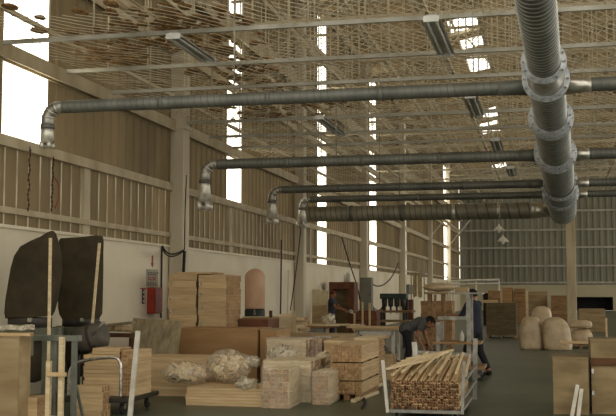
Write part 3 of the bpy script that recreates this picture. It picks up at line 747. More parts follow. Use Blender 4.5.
# big brown plywood crate
x0, x1, z1 = ext(179, 263, 329.5, 18.3)
xm = PY(257, 340, 18.3).x
crate('plywood_crate', (x0, xm), (18.3, 19.3), (0, z1), 'big orange brown plywood crate behind the offcut bags', 'plywood', True, 'plywood')
x2 = PY(277, 340, 18.4).x
crate('plywood_crate', (xm + .03, x2), (18.4, 19.4), (0, z1 - .02), 'narrow brown plywood crate right of the big orange brown one', 'plywood', True, 'plywood_pale')
# tall double stack by the first wall column
Y0 = 19.7; x0, xm, z1 = ext(168.5, 197.5, 275, Y0); _, x1, _ = ext(168.5, 226, 275, Y0)
pallet((x0, xm - .01), (Y0, Y0 + 1.0), 0, 'pallet under the left half of the tall board stack')
pallet((xm + .02, x1 + .02), (Y0, Y0 + 1.0), 0, 'pallet under the right half of the tall board stack')
tbl = stack('board', (x0, xm - .02), (Y0, Y0 + 1.0), (.102, z1 + .02), 14, 4, 'x', 'left half of the tall board stack by the nearest wall column', None, bundle='timber_bundle')
tbr = stack('board', (xm + .02, x1), (Y0, Y0 + 1.0), (.102, z1), 14, 4, 'x', 'right half of the tall board stack, its cut ends facing the aisle', None, bundle='timber_bundle')
stack('board', (x0 + .1, xm + .25), (Y0 + .1, Y0 + .9), (z1 + .021, z1 + .06), 1, 4, 'x', 'loose board on top of the tall double stack', 'loose boards on the tall stack')
for k, px in enumerate((170, 199.5)):
    p = PY(px, 300, Y0 - .01)
    m = MB()
    for q in range(6): m.box((p.x + .02 + rnd.uniform(-.01, .02), Y0 - .02, .5 + q * .26 + rnd.uniform(-.05, .05)), (.05, .012, .09), Matrix.Rotation(rnd.uniform(-.4, .4), 3, 'Y'))
    q_ = (tbl, tbr)[k]; o = obj('torn_wrap', m, 'milky_film', q_, -Vector(q_.location)); o['label'] = 'torn clear plastic wrap'
# dark crates / blocks at the end of the stack: the brown slab and pale pile on the right
x0, x1, z1 = ext(239, 268, 319.5, 20.5)
crate('brown_crate', (x0, x1), (20.5, 21.4), (0, z1), 'dark brown rough crate right of the tall board stack', 'red_wood', True, 'oak_brown')
# pink tank on a green base
Yn = 25.6; x0, x1, z1 = ext(242.5, 262, 268.5, Yn); zb_ = PY(252, 309, Yn).z; r = (x1 - x0) / 2
t = thing('storage_tank', 'pinkish round topped tank on a dark green base by the white wall', 'tank', ((x0 + x1) / 2, Yn + r, 0))
prof = [(r * .97, zb_), (r, zb_ + .05), (r, z1 - r * .85)] + [(r * math.cos(a), z1 - r * .85 + r * .85 * math.sin(a)) for a in [PI / 2 * k / 7 for k in range(1, 7)]] + [(.03, z1)]
obj('body', MB().lathe(prof, 28), 'tank_pink', t)
obj('base', MB().lathe([(r * 1.02, 0), (r * 1.02, zb_ - .04), (r * .9, zb_ + .02)], 28), 'dark_green', t)
obj('valve', MB().tube((r * .3, -r * 1.02, zb_ - .12), (r * .3, -r * 1.25, zb_ - .12), .03, 8).tube((r * .3, -r * 1.2, zb_ - .12), (r * .3, -r * 1.2, zb_ + .0), .02, 8), 'steel_grey', t)
# ------------------------------------------------------------------ bags of offcuts
def offcut_bag(px0, px1, py0, py1, Y, zbase, seed, label, n):
    a, b = PY(px0, (py0 + py1) / 2, Y), PY(px1, (py0 + py1) / 2, Y); zt_ = PY((px0 + px1) / 2, py0, Y).z
    rx = (b.x - a.x) / 2; rz = (zt_ - zbase) / 2; ry = rx * .8; c = Vector(((a.x + b.x) / 2, Y + ry * .3, zbase + rz)); R_ = random.Random(seed)
    for i in range(n):
        while True:
            u = Vector((R_.uniform(-1, 1), R_.uniform(-1, .6), R_.uniform(-1, 1)))
            if .35 < u.length < .88: break
        s = (R_.uniform(.09, .15), R_.uniform(.05, .08), R_.uniform(.03, .05))
        p = c + Vector((u.x * (rx - .06), u.y * (ry - .05), u.z * (rz - .03)))
        o = board('offcut', s[0], s[1], s[2], p, (R_.uniform(-1, 1), R_.uniform(-1, 1), R_.uniform(0, 3)), 'wood offcut block inside the ' + label.split(',')[0], 'offcut', 'offcuts in the ' + label.split(',')[0], ('pine_pale', 'pine'))
    m = MB().ell(c, (rx, ry, rz), None, 26)
    for v in m.bm.verts:
        if v.co.z < c.z - rz * .55: v.co.z = max(v.co.z, zbase + .005)
    me = wob(m.mesh('plastic_bag'), .035, 5, seed)
    o = obj('plastic_bag', me, 'bag_film'); tag(o, label, 'bag'); return o
offcut_bag(159, 208, 362, 391, 14.75, zbag, 11, 'left clear bag of offcuts, lower and nearer', 60)
offcut_bag(204, 250, 350, 390, 15.05, zbag, 12, 'right clear bag of offcuts, the bigger one before the brown crate', 70)
# crumpled clear plastic at the bag necks
for k, (px, py, Y, s) in enumerate(((252, 362, 15.4, .13), (247, 385, 14.5, .16), (282, 355, 16.2, .2))):
    p = PY(px, py, Y); m = MB().ell((0, 0, 0), (s, s * .7, s * .7), None, 18)
    me = wob(wob(m.mesh('plastic_tangle'), s * .5, 9, k), s * .25, 22, k + 5)
    o = obj('plastic_tangle', me, 'milky_film', None, p); tag(o, ['crumpled clear plastic right of the bigger offcut bag', 'crumpled clear plastic low between bag and wrapped bundle', 'crumpled plastic and paper lying on the wrapped bundles'][k], 'plastic')
# ------------------------------------------------------------------ wrapped bundles in the middle front
def bundle(px0, px1, pt, Yf, depth, layers, across, axis, lb, grp, seed, mats=('pine_pale', 'pine_end'), wrap=True, z0=0.0):
    x0, x1, z1 = ext(px0, px1, pt, Yf)
    t = stack('board', (x0, x1), (Yf, Yf + depth), (z0, z1), layers, across, axis, lb, None, mats, bundle='wrapped_bundle')
    if wrap:
        O = t.location
        shellbox('wrap_film', (x0 - O.x, x1 - O.x), (Yf - O.y, Yf + depth - O.y), (z0 - O.z, z1 - O.z), 'clear_film', None, None, seed, parent=t)
    return x0, x1, z1
bundle(263, 289, 369, 14.3, .7, 9, 4, 'y', 'front left wrapped bundle, its cut ends facing the aisle', 'front left wrapped bundle', 21)
bundle(264, 311, 361, 15.15, 1.0, 11, 5, 'x', 'broad wrapped bundle below the crumpled paper', 'broad wrapped bundle', 22)
bundle(312, 329, 372, 14.9, .9, 9, 4, 'y', 'narrow wrapped bundle beside the tall block stack', 'narrow wrapped bundle', 23)
bundle(267, 306, 339.5, 17.3, .8, 14, 4, 'x', 'rear wrapped bundle before the long table', 'rear wrapped bundle', 24)
bundle(307, 322, 339, 17.6, .7, 13, 4, 'y', 'small rear bundle right of the rear wrapped one', 'small rear bundle', 25, ('oak_brown', 'pine_end'))
offcut_bag(312, 331, 351, 369, 16.3, .42, 15, 'small clear bag of brown offcuts, wedged by the block stack', 26)
x0, x1, z1 = ext(313, 330, 370, 16.1); stack('board', (x0, x1), (16.05, 16.9), (0, .415), 8, 4, 'y', 'board under the small bag of brown offcuts', 'boards under the small bag')
# three tier block stack, cut ends toward the viewer
x0, x1, z1 = ext(331, 362, 345, 15.6); dz = z1 / 3
for tier, nm in enumerate(('bottom', 'middle', 'top')):
    zz = tier * dz
    if tier == 0: pallet((x0, x1), (15.6, 17.2), 0, 'pallet under the three tier block stack', None, n=7); zz = .101
    else:
        for k in range(3):
            board('spacer', x1 - x0, .06, .02, ((x0 + x1) / 2, 15.7 + k * .7, zz + .01), (0, 0, 0), nm + ' tier spacer batten in the three tier block stack', 'batten', nm + ' tier spacers', ('dark_wood', 'dark_wood'))
        zz += .021
    stack('block', (x0, x1), (15.6, 17.2), (zz, (tier + 1) * dz), 5, 9, 'y', nm + ' tier of the three tier block stack beside the aisle', None, ('pine', 'pine_end'), .02, bundle='timber_bundle')
x0b, x1b, z1b = ext(325, 372, 337.5, 17.6)
stack('board', (x0b, x1b), (17.5, 19.0), (0, z1b - .05), 16, 4, 'x', 'broad board pack right behind the three tier block stack', None, ('pine', 'pine_end'), bundle='timber_bundle')
stack('board', (x0b + .5, x1b + .1), (17.6, 18.8), (z1b - .049, z1b), 2, 3, 'x', 'top board overhanging the stack behind the three tier stack', 'top boards behind the block stack', ('pine_pale', 'pine_end'))
# scraps on the floor beside it
for k, (xa, ya, xb, yb2, lb) in enumerate(((348, 398, 381, 384, 'long pale batten on the floor along the block stack'), (353, 401, 377, 392, 'short pale batten on the floor nearest the stick cart'), (372, 372, 392, 362, 'pale batten on the floor near the bent worker'))):
    p, q = PZ(xa, ya, .03), PZ(xb, yb2, .03); tag(obj('batten', MB().bar(p, q, .07, .05, bev=.004), 'pine_pale'), lb, 'batten')
o = obj('hose', MB().path(smooth([PZ(*q, .02) for q in ((362, 408), (366, 401), (361, 396), (368, 390), (377, 386), (382, 378))]), .02, 8), 'rubber'); tag(o, 'thin dark hose lying on the floor beside the block stack', 'hose')
# ------------------------------------------------------------------ long work tables and planks in the middle distance
def table(px0, px1, pt, Y, D, label, top='plywood_pale', legm='steel_grey', legs=(0, 1), th=.04):
    x0, x1, z1 = ext(px0, px1, pt, Y); cx = (x0 + x1) / 2; L = x1 - x0
    t = thing('work_table', label, 'table', (cx, Y + D / 2, 0))
    obj('table_top', MB().bb((-L / 2, -D / 2, z1 - th), (L / 2, D / 2, z1), bev=.004), top, t)
    for sx in (-1, 1):
        for sy in (-1, 1):
            x = sx * (L / 2 - .12); y = sy * (D / 2 - .08); obj('leg', MB().bb((x - .03, y - .03, 0), (x + .03, y + .03, z1 - th)), legm, t)
    obj('apron', MB().bb((-L / 2 + .12, -D / 2 + .05, z1 - th - .1), (L / 2 - .12, -D / 2 + .08, z1 - th)), legm, t)
    return x0, x1, z1
x0, x1, z1 = table(281, 330, 326, 23.0, 1.2, 'long table of loose planks behind the rear wrapped bundle', 'oak_brown')
for k in range(7):
    Lp = rnd.uniform(.9, 1.5); board('plank', Lp, .12, .025, (x0 + .6 + rnd.uniform(0, .3) + (k % 2) * .35 , 23.12 + k * .15, z1 + .0135), (0, 0, rnd.uniform(-.03, .03)), 'loose pale plank lying on the long table', 'plank', 'planks on the long table', ('pine_pale', 'pine_end'))
x0, x1, z1 = ext(241, 300, 317, 22.0)
stack('plank', (x0, x1), (21.9, 22.7), (0.62, z1), 6, 4, 'x', 'yellow plank on the low bench between tank and long table', 'planks by the pink tank', ('pine_pale', 'pine_end'), .15)
x0_, x1_ = x0, x1
t = thing('low_bench', 'low dark bench under yellow planks before the pink tank', 'bench', ((x0 + x1) / 2, 22.3, 0))
obj('bench_top', MB().bb((x0 - (x0 + x1) / 2, -.42, .56), (x1 - (x0 + x1) / 2, .42, .619)), 'dark_wood', t)
for sx in (-.9, .9):
    for sy in (-.35, .35): obj('leg', MB().bb((sx - .04, sy - .04, 0), (sx + .04, sy + .04, .56)), 'dark_wood', t)
for px, pt, lb in ((271, 310.5, 'short dark upright peg standing on the yellow planks'), (294, 311, 'pale upright batten at the end of the yellow planks')):
    p = PY(px, pt, 21.85); tag(obj('post', MB().bb((p.x - .03, 21.8, 0), (p.x + .03, 21.86, p.z), bev=.003), 'dark_wood' if px == 271 else 'pine'), lb, 'post')
p = PY(287.5, 314.5, 22.4); board('plank', .3, .3, .05, (p.x, 22.4, z1 + .027), (0, 0, 0), 'small pale slab on the yellow planks beside the upright batten', 'plank', None, ('pine_pale', 'pine'))
# plastic lump
p = PY(320, 320, 22.6); me = wob(MB().ell((0, 0, 0), (.17, .14, .13), None, 16).mesh('plastic_bag'), .05, 8, 9); o = obj('plastic_bag', me, 'milky_film', None, (p.x, 23.6, PY(320, 326, 23.0).z + .13)); tag(o, 'white crumpled plastic bag on the long table before the seated worker', 'bag') ; o['label'] = 'white crumpled plastic bag on the long plank table'
# long plywood board run
x0, x1, z1 = ext(262, 352, 334, 20.0)
t = thing('long_bench', 'long low plywood bench running behind the wrapped bundles', 'bench', ((x0 + x1) / 2, 20.3, 0)); L = x1 - x0
obj('bench_top', MB().bb((-L / 2, -.3, z1 - .05), (L / 2, .4, z1), bev=.004), 'plywood_pale', t)
obj('front_board', MB().bb((-L / 2 + .05, -.28, .05), (L / 2 - .05, -.25, z1 - .05)), 'plywood_pale', t)
for sx in (-1, 1): obj('end_board', MB().bb((sx * (L / 2 - .08) - .015, -.25, 0), (sx * (L / 2 - .08) + .015, .35, z1 - .05)), 'plywood_pale', t)
x0, x1, z1 = table(352, 398, 328.5, 22.6, 1.0, 'pale topped table with white legs left of the bent worker', 'plywood_pale', 'white_paint')
for k in range(4): board('plank', 1.1, .14, .03, ((x0 + x1) / 2 - .1 + .12 * (k % 2), 22.75 + .19 * k, z1 + .0165), (0, 0, rnd.uniform(-.03, .03)), 'plank on the white legged table', 'plank', 'planks on the white legged table')
# dark offcut heap under and beside it
for k in range(26):
    x = PY(386, 350, 20.5).x + rnd.uniform(-.45, .35); y = 20.5 + rnd.uniform(-.4, .5); lvl = k // 8
    board('offcut', rnd.uniform(.5, .8), .06, .05, (x, y, .03 + lvl * .075 + rnd.uniform(0, .01)), (0, rnd.uniform(-.06, .06), rnd.uniform(-.5, .5)), 'dark brown strip in the floor heap beside the bent worker', 'offcut', 'dark offcut heap', ('dark_wood', 'red_wood'))
x0, x1, z1 = ext(375, 394, 352, 19.6)
stack('board', (x0 - .1, x1), (19.4, 19.95), (0, z1 - .05), 6, 3, 'x', 'pale board in the low stack before the dark offcut heap', 'low stack by the offcut heap')
# ------------------------------------------------------------------ wall equipment left-middle
Yq = 37.0
x0, x1, z1 = ext(329, 354, 282, Yq); t = thing('wooden_booth', 'red brown wooden frame booth with open doorway by the wall worker', 'booth', ((x0 + x1) / 2, Yq, 0)); L = x1 - x0
obj('lintel', MB().bb((-L / 2, 0, z1 - .26), (L / 2, .8, z1), bev=.005), 'red_wood', t)
obj('post', MB().bb((L / 2 - .22, 0, 0), (L / 2, .8, z1 - .26), bev=.005), 'red_wood', t)
obj('post', MB().bb((-L / 2, 0, 0), (-L / 2 + .1, .8, z1 - .26), bev=.005), 'red_wood', t)
obj('back_panel', MB().bb((-L / 2 + .1, .7, 0), (L / 2 - .22, .74, z1 - .26)), 'plywood_pale', t)
c = PY(347, 276, Yq + .4); zc_ = z1
t = thing('canister', 'silver canister with a white cap standing on the brown booth', 'canister', (c.x, Yq + .4, zc_))
h = PY(347, 272, Yq + .4).z - zc_
obj('body', MB().lathe([(.11, 0), (.12, .02), (.12, h * .8), (.06, h * .9)], 16), 'steel_pale', t); obj('cap', MB().lathe([(.06, h * .88), (.06, h * 1.05), (.04, h * 1.1)], 12), 'white_paint', t)
for k, (u, v, lb) in enumerate(((312, 319.8, 'left pale sheet leaning on the wall between the person and the small stack'), (320, 328.5, 'right pale sheet leaning on the wall beside the red brown booth'))):
    x0, x1, z1 = ext(u, v, 289.5 + k, 35.1)
    tag(obj('leaning_sheet', MB().bb((x0, 35.1, 0), (x1, 35.125, z1), bev=.003), 'cloth_white'), lb, 'sheet')
x0, x1, z1 = ext(312, 326, 305, 33.9); stack('board', (x0, x1), (33.9, 34.6), (0, z1), 10, 2, 'x', 'small board stack behind the person working at the wall', None, ('pine', 'oak_brown'), bundle='timber_bundle')
Yc = 41.0; x0, x1, z1 = ext(360, 371.5, 277.5, Yc); t = thing('electrical_cabinet', 'tall grey electrical cabinet by the third wall column', 'cabinet', ((x0 + x1) / 2, Yc, 0)); L = x1 - x0
zb_ = PY(365, 311, Yc).z
obj('body', MB().bb((-L / 2, 0, zb_), (L / 2, .4, z1), bev=.01), 'grey_cabinet', t); dd_ = obj('door', MB().bb((-L / 2 + .02, -.02, zb_ + .03), (L / 2 - .02, 0, z1 - .03), bev=.004), 'grey_cabinet', t)
obj('handle', MB().bb((L / 2 - .07, -.05, (zb_ + z1) / 2 - .06), (L / 2 - .05, -.02, (zb_ + z1) / 2 + .06)), 'black', dd_)
obj('plinth', MB().bb((-L / 2 + .03, .03, 0), (L / 2 - .03, .37, zb_)), 'machine_dark', t)
# slatted bin
Yb_ = 29.0; x0, x1, z1 = ext(353.5, 376, 311, Yb_); t = thing('slatted_bin', 'red brown slatted bin with tall stakes before the grey cabinet', 'bin', ((x0 + x1) / 2, Yb_, 0)); L = x1 - x0
for k in range(4): obj('slat', MB().bb((-L / 2, 0, .12 + k * (z1 - .12) / 4), (L / 2, .025, .12 + (k + .86) * (z1 - .12) / 4), bev=.003), 'red_wood', t)
for s in (-1, 1): obj('side_panel', MB().bb((s * L / 2 - .012, .026, .1), (s * L / 2 + .012, .7, z1)), 'red_wood', t)
obj('back_panel', MB().bb((-L / 2, .7, .1), (L / 2, .72, z1)), 'red_wood', t)
for px, pt in ((354.5, 313), (362.5, 302), (369.5, 303)):
    p = PY(px, pt, Yb_ - .03); obj('stake', MB().bb((p.x - (x0 + x1) / 2 - .025, -.05, 0), (p.x - (x0 + x1) / 2 + .025, -.003, p.z), bev=.003), 'pine', t)
# multi spindle drill
Yg = 31.0; x0, x1, z1 = ext(380, 406.5, 293.5, Yg); cx = (x0 + x1) / 2; L = x1 - x0
t = thing('drilling_machine', 'dark green multi spindle drilling machine with a wooden table', 'machine', (cx, Yg, 0))
hb = obj('head_beam', MB().bb((-L / 2, -.05, z1 - .16), (L / 2, .45, z1), bev=.015), 'dark_green', t)
zt_ = PY(393, 310.5, Yg).z
for k in range(4):
    x = -L / 2 + .12 + k * (L - .24) / 3
    sp = obj('spindle', MB().lathe([(.03, z1 - .52), (.03, z1 - .4), (.075, z1 - .38), (.085, z1 - .18), (.06, z1 - .15)], 14, Matrix.Translation((x, .1, 0))), 'machine_dark', t)
    obj('bit', MB().tube((x, .1, z1 - .62), (x, .1, z1 - .5), .01, 6), 'chrome', sp)
obj('table', MB().bb((-L / 2 - .05, -.25, zt_ - .06), (L / 2 + .2, .5, zt_), bev=.005), 'oak_brown', t)
obj('lower_shelf', MB().bb((-L / 2, -.2, zt_ - .34), (L / 2 + .1, .45, zt_ - .28), bev=.005), 'plywood_pale', t)
for sx in (-1, 1):
    obj('column', MB().bb((sx * (L / 2 - .06) - .05, .35, zt_), (sx * (L / 2 - .06) + .05, .45, z1 - .16)), 'dark_green', t)
    for sy in (-.15, .4): obj('leg', MB().bb((sx * (L / 2 - .06) - .04, sy - .04, 0), (sx * (L / 2 - .06) + .04, sy + .04, zt_ - .06)), 'machine_dark', t)
# small wall panel, hanging cloths
x0, x1, z1 = ext(405.5, 410.5, 284, 55.0); x = WX
yy = yw(408)
t = thing('switch_panel', 'small grey switch panel on the white wall past the drill', 'panel', (WX, yy, PX(408, 289, WX).z))
obj('body', MB().bb((.0, -1.1, -.3), (.18, .8, .26), bev=.01), 'grey_cabinet', t); obj('door', MB().bb((.18, -1.0, -.27), (.2, .7, .23)), 'grey_cabinet', t)
for k, (a, b, lb) in enumerate(((413, 417, 'left one of two pale cloths hung from the wall rail'), (417.6, 422, 'right one of two pale cloths hung from the wall rail'))):
    Yh_ = 46.0; x0, x1, z1 = ext(a, b, 273.5, Yh_); zb_ = PY((a + b) / 2, 298, Yh_).z
    m = MB(); bm = m.bm; nx, nzv = 8, 10
    g = [[bm.verts.new((x0 + (x1 - x0) * i / nx, Yh_ + .03 * math.sin(i * 1.9 + k) + (0 if j else .0), z1 + (zb_ - z1) * j / nzv * (1 - .1 * abs(i / nx - .5 * k)))) for i in range(nx + 1)] for j in range(nzv + 1)]
    for j in range(nzv):
        for i in range(nx): f = bm.faces.new((g[j][i], g[j][i + 1], g[j + 1][i + 1], g[j + 1][i])); f.smooth = True
    bmesh.ops.solidify(bm, geom=bm.faces[:], thickness=.02)
    tag(obj('hanging_cloth', m, 'cloth_white'), lb, 'cloth')
p, q = PY(411, 273, 46), PY(424, 273, 46)
t = thing('hanging_rail', 'thin steel rail holding the two pale cloths', 'rail', (0, 0, 0)); obj('bar', MB().tube(p, q, .02, 8), 'steel_grey', t)
for e in (p, q): obj('post', MB().tube((e.x, 46.03, 0), (e.x, 46.03, e.z), .025, 8), 'steel_grey', t)
# brown bundled boards upright between drill and stand
Yv = 33.0; x0, x1, z1 = ext(403, 412.5, 299.5, Yv)
stack('upright_board', (x0, x1), (Yv, Yv + .3), (0, z1), 1, 6, 'y', 'dark upright board standing between the drill and the pale stack', 'upright dark boards', ('dark_wood', 'red_wood'))
# plank stack behind the stand
x0, x1, z1 = ext(421, 452, 301, 29.5); stack('board', (x0, x1), (29.5, 30.3), (.3, z1), 9, 3, 'x', 'reddish board pack on two pallets behind the wooden stand', None, ('oak_brown', 'pine_end'), bundle='timber_bundle')
pallet((x0, x1), (29.5, 30.3), .0, 'lower pallet under the reddish board stack'); pallet((x0, x1), (29.5, 30.3), .102, 'upper pallet under the reddish board stack')
stack('board', (x0, x1), (29.5, 30.3), (.204, .299), 2, 3, 'x', 'lowest reddish board just above the pallets', 'lowest boards above the pallets', ('oak_brown', 'pine_end'))
# wooden stand with a wrapped bundle on it
Yu = 24.0; x0, x1, z1 = ext(425, 449, 292, Yu); cx = (x0 + x1) / 2; L = x1 - x0
t = thing('wooden_stand', 'tall wooden stand carrying the plastic wrapped roll', 'stand', (cx, Yu, 0))
obj('top_board', MB().bb((-L / 2, -.2, z1 - .05), (L / 2, .35, z1), bev=.004), 'plywood_pale', t)
for px in (429.5, 443): 
    x = PY(px, 300, Yu).x - cx
    obj('leg', MB().bar((x + (.02 if px < 435 else 0), 0, 0), (x, -.1, z1 - .05), .07, .06, 0, (0, 1, 0)), 'oak_brown', t); obj('leg', MB().bar((x, .25, 0), (x, .25, z1 - .05), .07, .06, 0, (0, 1, 0)), 'oak_brown', t)
obj('brace', MB().bar((PY(436, 300, Yu).x - cx, -.14, z1 - .06), (PY(434, 325, Yu).x - cx, -.1, .7), .06, .05, 0, (0, 1, 0)), 'oak_brown', t)
a, b, zt_ = ext(422.5, 455, 282.5, Yu); zh = (zt_ - z1) / 2
m = MB().ell(((a + b) / 2, Yu + .07, z1 + zh + .004), ((b - a) / 2, .24, zh), None, 24)
for v in m.bm.verts: v.co.x = (a + b) / 2 + (v.co.x - (a + b) / 2) * (1 - .0 * v.co.z)
me = wob(m.mesh('wrapped_roll'), .02, 6, 3)
for v in me.vertices: v.co.z = max(v.co.z, z1 + .004)
t = obj('wrapped_roll', me, 'sack_cloth'); tag(t, 'plastic wrapped pinkish roll resting on the wooden stand', 'roll')
# ------------------------------------------------------------------ rack trolley held by the standing man
Yr = 19.6; xa = PY(438, 343, Yr).x; xb = PY(468.5, 343, Yr).x; xc = PY(484, 343, Yr).x; zt_ = PY(468, 292.5, Yr).z; zm = PY(460, 343, Yr).z; cx = (xa + xc) / 2
t = thing('rack_trolley', 'grey steel rack trolley with shelves pushed by the standing man', 'trolley', (cx, Yr, 0))
for x, yy, ztop in ((xa, 0, zm + .38), (xb, 0, zt_), (xa, .75, zm + .38), (xb, .75, zt_)):
    obj('post', MB().bb((x - cx - .035, yy - .035, .12), (x - cx + .035, yy + .035, ztop), bev=.004), 'steel_grey', t)
obj('top_shelf', MB().bb((PY(450, 293, Yr).x - cx, -.05, zt_ - .03), (PY(482, 293, Yr).x - cx, .8, zt_), bev=.004), 'steel_grey', t)
obj('middle_shelf', MB().bb((xa - cx - .1, -.06, zm - .02), (PY(481, 343, Yr).x - cx, .8, zm + .02), bev=.004), 'oak_brown', t)
obj('shelf_rail', MB().bb((xa - cx, -.03, PY(450, 318, Yr).z - .03), (xb - cx, .03, PY(450, 318, Yr).z + .03)), 'steel_grey', t)
obj('base_shelf', MB().bb((xa - cx, -.06, .2), (xc - cx, .8, .26), bev=.006), 'oak_brown', t)
obj('base_frame', MB().bb((xa - cx, -.08, .13), (xc - cx - .04, .82, .199)), 'machine_dark', t)
for x in (xa + .08, xc - .1):
    for yy in (0, .72):
        w_ = obj('caster', MB().path([(x - cx, yy - .02, .065), (x - cx, yy + .02, .065)], .065, 16), 'rubber', t)
        obj('fork', MB().bb((x - cx - .03, yy - .035, .06), (x - cx + .03, yy - .025, .13)).bb((x - cx - .03, yy + .025, .06), (x - cx + .03, yy + .035, .13)).bb((x - cx - .03, yy - .035, .12), (x - cx + .03, yy + .035, .13)), 'steel_grey', w_)
x0, x1, z1 = ext(454, 467, 289, Yr)
o = obj('carton', MB().bb((x0, Yr + .2, zt_ + .001), (x1, Yr + .6, z1 + .03), bev=.004), 'plywood_pale'); tag(o, 'pale flat carton on the top shelf of the rack trolley', 'carton')
for k in range(4): board('board', .6, .12, .04, (cx - .05, Yr + .08 + k * .16, .282 + .0), (0, 0, rnd.uniform(-.04, .04)), 'dark board lying on the base shelf of the rack trolley', 'board', 'boards on the trolley base', ('dark_wood', 'red_wood'))
pz = PY(457, 313, Yr).z
o = obj('white_bottle', MB().lathe([(.035, 0), (.04, .02), (.04, .13), (.015, .17), (.015, .2)], 14), 'white_paint', None, (PY(461, 343, Yr).x, Yr + .2, zm + .021)); tag(o, 'white bottle on the middle shelf of the rack trolley', 'bottle')
# ------------------------------------------------------------------ stick cart in the front
Yk = 13.3
x0, x1, _ = ext(391, 459, 390, Yk); cx = (x0 + x1) / 2; L = x1 - x0; D = 1.9
t = thing('stick_cart', 'open metal cart packed with wooden sticks in the front aisle', 'cart', (cx, Yk, 0))
obj('base', MB().bb((-L / 2 - .03, -.02, .1), (L / 2 + .03, D, .14)), 'steel_grey', t)
zp = PY(385, 360, Yk).z; zb2 = PY(430, 352, Yk + D).z
obj('post', MB().bar((-L / 2 - .04, -.02, .1), (-L / 2 - .1, -.02, zp), .04, .04, 0, (0, 1, 0)), 'white_paint', t)
obj('post', MB().bar((L / 2 + .04, -.02, .1), (L / 2 + .07, -.02, zp), .035, .035, 0, (0, 1, 0)), 'steel_grey', t)
obj('post', MB().bar((-L / 2 + .12, D, .1), (-L / 2 + .06, D, zb2 + .14), .07, .05, 0, (0, 1, 0)), 'white_paint', t)
obj('post', MB().bar((L / 2 + .06, D, .1), (L / 2 + .08, D, zb2 + .2), .06, .05, 0, (0, 1, 0)), 'steel_grey', t)
obj('back_rail', MB().bar((-L / 2 + .08, D, zb2), (L / 2 + .08, D, zb2 - .03), .03, .04), 'steel_grey', t)
for k, zz in enumerate((.3, .5)): obj('side_rail', MB().bar((L / 2 + .06, 0, zz), (L / 2 + .075, D, zz + .06), .03, .03), 'steel_grey', t)
obj('side_rail', MB().bar((-L / 2 - .07, 0, .4), (-L / 2 + .08, D, .45), .03, .03), 'steel_grey', t)
for dx in (-L / 2 + .06, L / 2 - .06):
    for dy in (.1, D - .1):
        w_ = obj('caster', MB().path([(dx - .02, dy, .05), (dx + .02, dy, .05)], .05, 14), 'rubber', t)
        obj('fork', MB().bb((dx - .03, dy - .02, .05), (dx - .024, dy + .02, .1)).bb((dx + .024, dy - .02, .05), (dx + .03, dy + .02, .1)).bb((dx - .03, dy - .02, .09), (dx + .03, dy + .02, .1)), 'steel_grey', w_)
tilt = .1; nA = 26; w_ = L / nA; Ls = 1.55
def stickat(x, zfront, yoff, yaw=0, lbl='wooden stick packed in the stick cart, its cut end forward', grp='sticks in the cart', tl=None, mats=('pine', 'stick_end')):
    tl = tilt if tl is None else tl
    c = Vector((cx + x, Yk + yoff + math.cos(tl) * Ls / 2, zfront + math.sin(tl) * Ls / 2))
    board('stick', Ls, w_ - .004, .031, c, (0, -tl, PI / 2 + yaw), lbl, 'stick', grp, mats)
zf0 = .16
ztop = PY(425, 379, Yk).z
NL = int((ztop - zf0) / .033)
for l in range(NL):
    for a in range(nA):
        if l == NL - 1 and (a % 3 == 1): continue
        stickat(-L / 2 + w_ * (a + .5), zf0 + l * .033 + (a % 2) * .004, rnd.uniform(-.06, .05), 0)
for k in range(9):
    stickat(-L / 2 + .1 + .1 * k, zf0 + NL * .033 + .04 + (k % 2) * .034, rnd.uniform(.0, .2), -.12 + .02 * k, 'loose stick lying across the top of the packed cart', 'loose sticks on the cart', tilt + .01, ('pine_pale', 'pine'))
for k in range(5):
    yy = .25 + .2 * k; zz = ztop + .045 + yy * math.sin(tilt)
    p = Vector((cx - L / 2 - .1 + .04 * k, Yk + yy, zz)); q = Vector((cx - L / 2 + .42 + .05 * k, Yk + yy + .8, zz + .085)); dv = q - p
    board('stick', .98, .035, .03, (p + q) / 2 + Vector((0, 0, .03)), (0, -math.asin(dv.normalized().z), math.atan2(dv.y, dv.x)), 'pale stick slanting over the left corner of the cart', 'stick', 'slanting sticks on the cart', ('pine_pale', 'pine'))
# second cart of short sticks just behind
x0, x1, _ = ext(440, 464, 352, 17.3)
t = thing('stick_tray', 'shallow tray of pale sticks behind the front stick cart', 'tray', ((x0 + x1) / 2, 17.2, 0)); L2 = x1 - x0
ztray = PY(450, 356, 17.2).z
obj('tray_floor', MB().bb((-L2 / 2, 0, ztray - .1), (L2 / 2, .8, ztray - .07)), 'oak_brown', t)
for s in (-1, 1):
    obj('tray_side', MB().bb((s * L2 / 2 - .012, 0, ztray - .1), (s * L2 / 2 + .012, .8, ztray + .02)), 'oak_brown', t)
    for yy in (.05, .75): obj('leg', MB().bb((s * (L2 / 2 - .04) - .025, yy - .025, 0), (s * (L2 / 2 - .04) + .025, yy + .025, ztray - .1)), 'oak_brown', t)
for k in range(9): board('stick', .7, .03, .03, ((x0 + x1) / 2 - L2 / 2 + .05 + k * (L2 - .1) / 8, 17.6, ztray - .053 + .032 * (k % 2)), (0, 0, PI / 2 - .12), 'short pale stick in the tray behind the front cart', 'stick', 'sticks in the tray', ('pine_pale', 'pine'))
